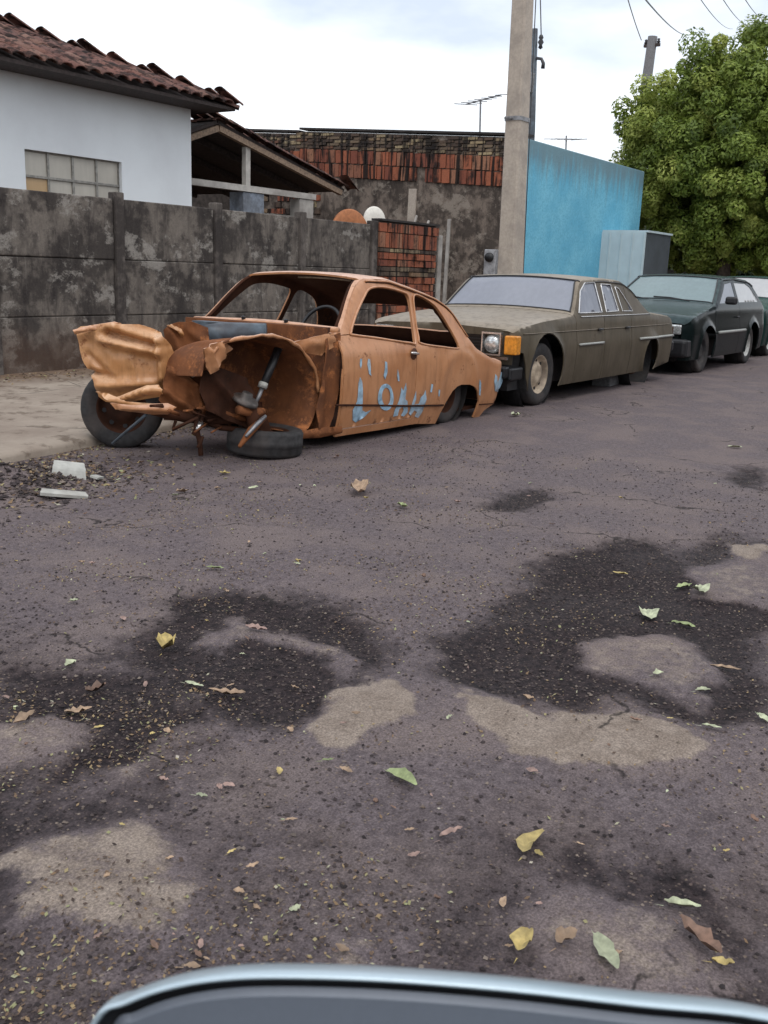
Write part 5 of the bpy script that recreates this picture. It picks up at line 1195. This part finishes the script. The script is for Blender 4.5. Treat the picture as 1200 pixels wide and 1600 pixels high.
def bits(name, X_, Y_, size, seed, mat, flat, zoff=0, zf=None):
    r = np.random.default_rng(seed); m = len(X_); Zs = road_z(X_, Y_)+zoff if zf is None else zf
    if flat:
        t = r.uniform(0, 2*pi, m); s = size*r.uniform(.5, 1.5, m); tt = r.normal(size=(m, 2))*.35
        c, sn = np.cos(t), np.sin(t); P0 = np.stack([X_, Y_, Zs+.004], -1)
        a = np.stack([c, sn, tt[:, 0]], -1)*s[:, None]; b_ = np.stack([-sn, c, tt[:, 1]], -1)*(s*r.uniform(.3, .8, m))[:, None]
        V_ = np.stack([P0-a, P0-b_, P0+a, P0+b_], 1).reshape(-1, 3); V_[:, 2] = np.maximum(V_[:, 2], np.repeat(Zs, 4)+.001); F_ = np.arange(4*m).reshape(m, 4); k = 4
    else:
        dirs = np.array([(1, 0, 0), (0, 1, 0), (-1, 0, 0), (0, -1, 0), (0, 0, 1), (0, 0, -.6)], float)
        s = size*(.4+1.6*r.random(m)**3); V_ = dirs[None]*s[:, None, None]*r.uniform(.55, 1.25, (m, 6, 1)); V_[..., 2] *= .7
        t = r.uniform(0, 2*pi, m); c, sn = np.cos(t)[:, None], np.sin(t)[:, None]; x_ = V_[..., 0]*c-V_[..., 1]*sn; y_ = V_[..., 0]*sn+V_[..., 1]*c
        V_ = np.stack([x_+X_[:, None], y_+Y_[:, None], V_[..., 2]+Zs[:, None]+s[:, None]*.25], -1).reshape(-1, 3)
        T0 = np.array([(0, 1, 4), (1, 2, 4), (2, 3, 4), (3, 0, 4), (1, 0, 5), (2, 1, 5), (3, 2, 5), (0, 3, 5)]); F_ = (T0[None]+np.arange(m)[:, None, None]*6).reshape(-1, 3); k = 6
    me = fastmesh(name, V_, F_, MT[mat], False); at_ = me.attributes.new('rnd', 'FLOAT', 'POINT'); at_.data.foreach_set('value', np.repeat(r.random(m), k).astype(np.float32))
    return props(link(name, me), kind='stuff')
def scatter(n, seed, x0, x1, y0, y1, wfun):
    r = np.random.default_rng(seed); u = r.random(n)**1.6; x = x0+(x1-x0)*u; y = r.uniform(y0, y1, n); w = wfun(x, y); k = r.random(n) < w; return x[k], y[k]
def wgrit(x, y):
    lt, dk, md = masks(x, y); return np.clip(.25+.9*dk-.9*lt-.6*md*0+.5*(fbm(x, y, .5, 3, 5)-.5), 0, 1)*(y < kerb_y(x)-.02)
x_, y_ = scatter(120000, 11, .7, 6.5, -.6, 5.1, wgrit); bits('grit', x_, y_, .0042, 1, 'grit', False)
def wlit(x, y):
    cl_ = fbm(x, y, .45, 4, 12); base_ = np.clip((cl_-.50)*6, 0, 1); near = np.clip(1.0-.12*(x-1)-.22*np.clip(1.3-y, 0, 9)*0, .1, 1)
    left = .35+.65*np.clip((y/x-.25)/.4, 0, 1); lt, dk, md = masks(x, y); return base_*near*left*(1-.85*lt)*(1-.6*md)*.8+.02
x_, y_ = scatter(120000, 12, .7, 6.5, -.6, 5.1, wlit); bits('leaf_litter', x_, y_, .0046, 2, 'litter', True)
r_ = np.random.default_rng(5); hx = r_.normal(3.15, .33, 2200); hy = r_.normal(4.62, .22, 2200); k = hy < kerb_y(hx)-.02; bits('rubble', hx[k], hy[k], .011, 3, 'grit', False)
hx = r_.normal(3.4, .4, 1800); hy = r_.normal(4.68, .28, 1800); k = hy < kerb_y(hx)-.02; bits('leaf_litter', hx[k], hy[k], .013, 4, 'litter', True)
hx = r_.uniform(2.5, 11, 2600); hy = kerb_y(hx)-.02-np.abs(r_.normal(0, .10, 2600)); bits('leaf_litter', hx, hy, .010, 9, 'litter', True)
hx = r_.uniform(2.5, 12, 1500); hy = 8.4-np.abs(r_.normal(0, .25, 1500)); bits('leaf_litter', hx, hy, .016, 6, 'litter', True, zf=np.full(1500, .105))

def leafmesh(L, W_, bend, curl, seed, mat):
    r = random.Random(seed); n = 8; V = []; 
    for i in range(n+1):
        t = i/n; w = W_*.5*math.sin(pi*min(1, t*.93+.04))**.75*(1+.12*r.uniform(-1, 1)); x = (t-.5)*L; y0 = bend*math.sin(pi*t)*L
        z0 = .004+curl*abs(2*t-1)**2*L*.35+r.uniform(0, .022)*L; w *= r.uniform(.86, 1.1)
        for j in (-1, 0, 1): V.append((x, y0+j*w, z0+(abs(j)*w*(.2+r.random()*.5)*(1+curl*2) if j else 0)))
    f = []
    for i in range(n):
        for j in (0, 1): a = i*3+j; f.append((a, a+3, a+4, a+1))
    f2 = f; st = [(-.5*L-.02, 0, .004), (-.5*L, .0015, .004), (-.5*L, -.0015, .004)]; k = len(V); V += st; f.append((k, k+2, k+1))
    me = mesh(V, f, mat, True, name='fallen_leaf'); return me
BIG = [ # pixel, length px, image angle deg, width ratio, bend, curl, colour, label
 ((628, 1219), 52, -32, .42, 0, .1, 'green', 'yellow green leaf lying alone in the middle of the near road'),
 ((832, 1321), 50, 48, .34, .14, .3, 'yellow', 'bright yellow curled leaf on the dark asphalt at lower right'),
 ((946, 1494), 64, -58, .40, 0, .15, 'pale', 'large pale green oval leaf just above the silver mirror'),
 ((1065, 1420), 58, -8, .30, .12, .5, 'pale', 'pale green twisted leaf at lower right above the brown curled leaf'),
 ((1090, 1475), 86, -42, .36, .05, .5, 'brown', 'large brown curled leaf at lower right'),
 ((1130, 1505), 36, -10, .45, 0, .4, 'yellow', 'short yellow leaf at the tip of the large brown leaf'),
 ((817, 1478), 36, 60, .6, .1, .7, 'yellow', 'crumpled yellow leaf near the mirror at lower centre right'),
 ((884, 1474), 36, 30, .6, .1, .7, 'tan', 'crumpled beige leaf between the yellow crumpled leaf and the oval leaf'),
 ((355, 1082), 58, -8, .26, .1, .4, 'tan', 'long tan dry leaf at the lower edge of the dark ring'),
 ((303, 1064), 30, -14, .32, 0, .2, 'pale', 'narrow pale green leaf left of the long tan leaf'),
 ((400, 988), 34, -6, .38, .05, .3, 'pink', 'pinkish dry leaf in the middle of the dark ring'),
 ((261, 1009), 22, 40, .8, .1, .8, 'yellow', 'rounded olive yellow leaf on the left of the dark ring'),
 ((122, 1107), 44, 10, .34, .08, .4, 'tan', 'tan curled leaf over the dark patch at far left'),
 ((39, 1130), 38, 28, .38, 0, .3, 'tan', 'tan oval leaf nearest the left edge'),
 ((336, 893), 28, -4, .32, .1, .2, 'green', 'green leaf lying in mid road left of centre'),
 ((1068, 971), 38, -12, .34, .12, .2, 'green', 'curved green leaf on the dark patch at right'),
 ((1014, 955), 16, -60, .7, 0, .2, 'pale', 'small pale leaf left of the curved green leaf'),
 ((1095, 926), 16, -50, .6, 0, .3, 'pale', 'small pale leaf upper right of the curved green leaf'),
 ((1070, 911), 24, 8, .4, 0, .2, 'green', 'grey green leaf near the upper right dark patch'),
 ((970, 890), 24, -10, .35, .08, .3, 'yellow', 'yellowish leaf above the big dark patch at right'),
 ((1112, 1137), 32, -12, .32, .08, .2, 'pale', 'pale green leaf right of the long pale patch'),
 ((1192, 1121), 20, -40, .5, 0, .2, 'pale', 'whitish leaf touching the right edge'),
 ((1098, 1080), 24, 5, .4, 0, .2, 'pale', 'pale leaf on the grey patch at right'),
 ((1028, 1056), 16, 10, .6, 0, .3, 'pale', 'small pale leaf left of the pale leaf on the grey patch'),
 ((562, 771), 16, 75, .5, 0, .4, 'tan', 'tan leaf standing on edge in the road below the painted letters'),
 ((629, 796), 16, -20, .5, 0, .4, 'green', 'small green leaf right of the tan leaf below the painted letters'),
 ((285, 772), 20, 8, .5, 0, .3, 'tan', 'beige leaf below the hanging linkage'),
 ((274, 778), 14, 4, .45, 0, .3, 'pale', 'whitish leaf touching the beige leaf below the linkage'),
 ((351, 742), 18, -8, .4, 0, .3, 'yellow', 'yellowish leaf just left of the flat tyre'),
 ((396, 767), 16, 8, .4, 0, .3, 'pale', 'pale leaf below the flat tyre'),
 ((706, 995), 60, 4, .3, 0, .1, 'pink', 'faint pinkish leaf stain shaped leaf in mid road'),
 ((1134, 1040), 50, -8, .2, 0, .1, 'tan', 'thin tan twig like leaf on the grey patch at right'),
 ((1148, 700), 24, -5, .4, 0, .1, 'pale', 'whitish leaf far off on the right side of the road'),
 ((806, 651), 14, 5, .6, 0, .3, 'pale', 'whitish scrap beside the tail of the wreck'),
 ((340, 766), 10, 5, .6, 0, .2, 'tan', 'tiny tan leaf between the beige leaf and the pale leaf'),
 ((540, 1208), 22, -25, .4, .05, .3, 'tan', 'tan leaf left of the yellow green leaf'),
 ((512, 1190), 18, 8, .4, 0, .2, 'green', 'small bright green leaf below the central pale patch'),
 ((315, 1243), 18, -12, .5, 0, .3, 'pale', 'small pale leaf in the litter at lower left'),
 ((455, 1281), 20, 3, .35, 0, .2, 'tan', 'thin tan leaf on the litter left of centre'),
 ((300, 1510), 26, -3, .5, .05, .3, 'tan', 'tan leaf just above the left end of the mirror'),
 ((150, 1072), 34, 20, .5, .1, .6, 'brown', 'crumpled brown leaf left of the dark ring'),
 ((110, 1040), 18, 30, .6, 0, .4, 'pale', 'pale rounded leaf left of the crumpled brown leaf'),
 ((705, 1304), 38, 20, .3, .1, .4, 'pink', 'dull pink leaf to the upper left of the yellow curled leaf') ]
BIG = [b for b in BIG if b[0] != (706, 995)]
for k, (px, L, an, wr, bd, cu, colr, lab) in enumerate(BIG):
    p = P(*px, 2, 0); c_, s_ = cos(radians(an)), -sin(radians(an))
    a = P(px[0]-c_*L/2, px[1]-s_*L/2, 2, 0); c2 = P(px[0]+c_*L/2, px[1]+s_*L/2, 2, 0); d = c2-a; Lw = float(np.hypot(d[0], d[1])); Lw = min(Lw, .22)
    me = leafmesh(Lw, Lw*wr, bd, cu, k, LEAFC[colr]); o = link('fallen_leaf', me, None, (p[0], p[1], gz(p[0], p[1])+.004), (random.uniform(-.06, .06), random.uniform(-.06, .06), math.atan2(d[1], d[0])))
    props(o, lab, 'leaf')
pool = [leafmesh(1, random.uniform(.3, .5), random.uniform(-.12, .12), random.uniform(.1, .6), 100+i, None) for i in range(6)]
pools = {}
for ck in ('tan', 'yellow', 'pale', 'brown', 'pink'):
    for i in range(4): pools[(ck, i)] = leafmesh(.05, .05*random.uniform(.35, .6), random.uniform(-.12, .12), random.uniform(.1, .7), 200+i, LEAFC[ck])
for m_ in pool: bpy.data.meshes.remove(m_)
r_ = random.Random(8); n = 0
while n < 130:
    x = r_.uniform(0, 1200); y = 700+(r_.random()**1.3)*800; p = P(x, y, 2, 0)
    if p[1] > 3.95 and p[0] > 4.2 or p[1] > kerb_y(p[0])-.06: continue
    if r_.random() > (.9 if x < 560 else .45): continue
    ck = r_.choice(['tan', 'tan', 'yellow', 'pale', 'brown', 'pink']); s = r_.uniform(.25, .85)*(.6+.10*p[0])
    o = link('fallen_leaf', pools[(ck, r_.randrange(4))], None, (p[0], p[1], gz(p[0], p[1])+.005), (r_.uniform(-.2, .2), r_.uniform(-.2, .2), r_.uniform(0, 6.28))); o.scale = (s, s, s)
    props(o, 'small %s fallen leaf, %s' % ({'tan': 'tan', 'yellow': 'yellow', 'pale': 'pale green', 'brown': 'brown', 'pink': 'pinkish'}[ck], ('near the mirror' if y > 1300 else 'in mid road' if y > 950 else 'far off towards the parked cars') + (' on the left' if x < 400 else ' on the right' if x > 800 else ' in the centre')), 'leaf', 'small fallen leaves scattered on the road'); n += 1

# ------------------------------------------------------------------ the photographer's car: wing mirror at the lower edge
MC = thing('silver_car', 'silver wing mirror of the car the picture is taken from, at the bottom edge', 'car', (.45, .0, 0))
D0 = .42
o3 = np.array([0, 0, CH]); c0 = o3+ray(700, 1560)/np.linalg.norm(ray(700, 1560))*D0
pl_ = o3+ray(130, 1600)/np.linalg.norm(ray(130, 1600))*D0; pr_ = o3+ray(1200, 1590)/np.linalg.norm(ray(1200, 1590))*(D0*1.0)
uu = (pr_-pl_); uu[2] = 0; uu /= np.linalg.norm(uu); nn = np.array([uu[1], -uu[0], 0.]); nn = nn if nn @ (o3-c0) > 0 else -nn
nn = nn*cos(.10)+np.array([0, 0, 1])*sin(.10); vv = np.cross(nn, uu); vv = vv if vv[2] > 0 else -vv
def mpl(x, y): r = ray(x, y); t = ((c0-o3) @ nn)/(r @ nn); w = o3+t*r-c0; return (float(w @ uu), float(w @ vv))
topc = [mpl(x, y) for x, y in ((142, 1600), (190, 1573), (250, 1551), (330, 1536), (430, 1531), (600, 1536), (800, 1552), (1000, 1575), (1200, 1597))]
rx_ = topc[-1][0]+.035; zb_ = topc[0][1]-.10
out = smoothpoly(topc + [(rx_, topc[-1][1]-.012), (rx_+.012, topc[-1][1]-.05), (rx_, zb_+.02), (rx_-.03, zb_), (topc[0][0]+.05, zb_+.005), (topc[0][0]-.005, zb_+.04), (topc[0][0]-.012, topc[0][1]-.035)], 5)
out = np.array(resample(out, .006)); cm = out.mean(0)
def ring(inset, back):
    t_ = np.roll(out, -3, 0)-np.roll(out, 3, 0); nr_ = np.stack([-t_[:, 1], t_[:, 0]], -1); nr_ /= np.linalg.norm(nr_, axis=1)[:, None]
    if (nr_*(cm-out)).sum() < 0: nr_ = -nr_
    q_ = out+nr_*inset
    return [c0+uu*a+vv*b_-nn*back for a, b_ in q_]
def closed(rings, cap_end=False, cap_start=False):
    n = len(rings[0]); v = [p for r_ in rings for p in r_]; f = [(i*n+k, i*n+(k+1) % n, (i+1)*n+(k+1) % n, (i+1)*n+k) for i in range(len(rings)-1) for k in range(n)]
    if cap_end: f.append(tuple(range((len(rings)-1)*n, len(rings)*n)))
    if cap_start: f.append(tuple(range(n)))
    return v, f
obj('mirror_housing', closed([ring(.0025, .004), ring(0, .0015), ring(0, .004), ring(.0006, .008), ring(.0022, .013), ring(.006, .020), ring(.014, .030), ring(.026, .042), ring(.040, .052), ring(.055, .058)], True), MT['silver'], MC, True)
obj('mirror_seal', closed([ring(.002, .003), ring(.0045, .010), ring(.010, .010)]), MT['blackp'], MC, True)
obj('mirror_glass', closed([ring(.0085, .0085), ring(.011, .006)], True), MT['mglass'], MC)
e0 = c0+uu*(rx_-.02)+vv*(-.10)-nn*.03; fx = np.array([.58, -.12, .84])
MB().tube([e0, (e0+fx)/2+np.array([0, 0, -.01]), fx], [.03, .028, .04], 10).o('mirror_arm', MT['blackp'], MC, True)
# door of that car, below and beside the picture
def cardoor(u, v): return np.array([u, -.135-.10*max(0, v-.7)-.12*max(0, .4-v)**2 if v < 2 else 0, v])
skin('door', [(-.7, .25), (.9, .25), (.95, .6), (.8, .90), (-.75, .93)], cardoor, MT['silver'], MC, [], .1, .03, (0, -1, .6))
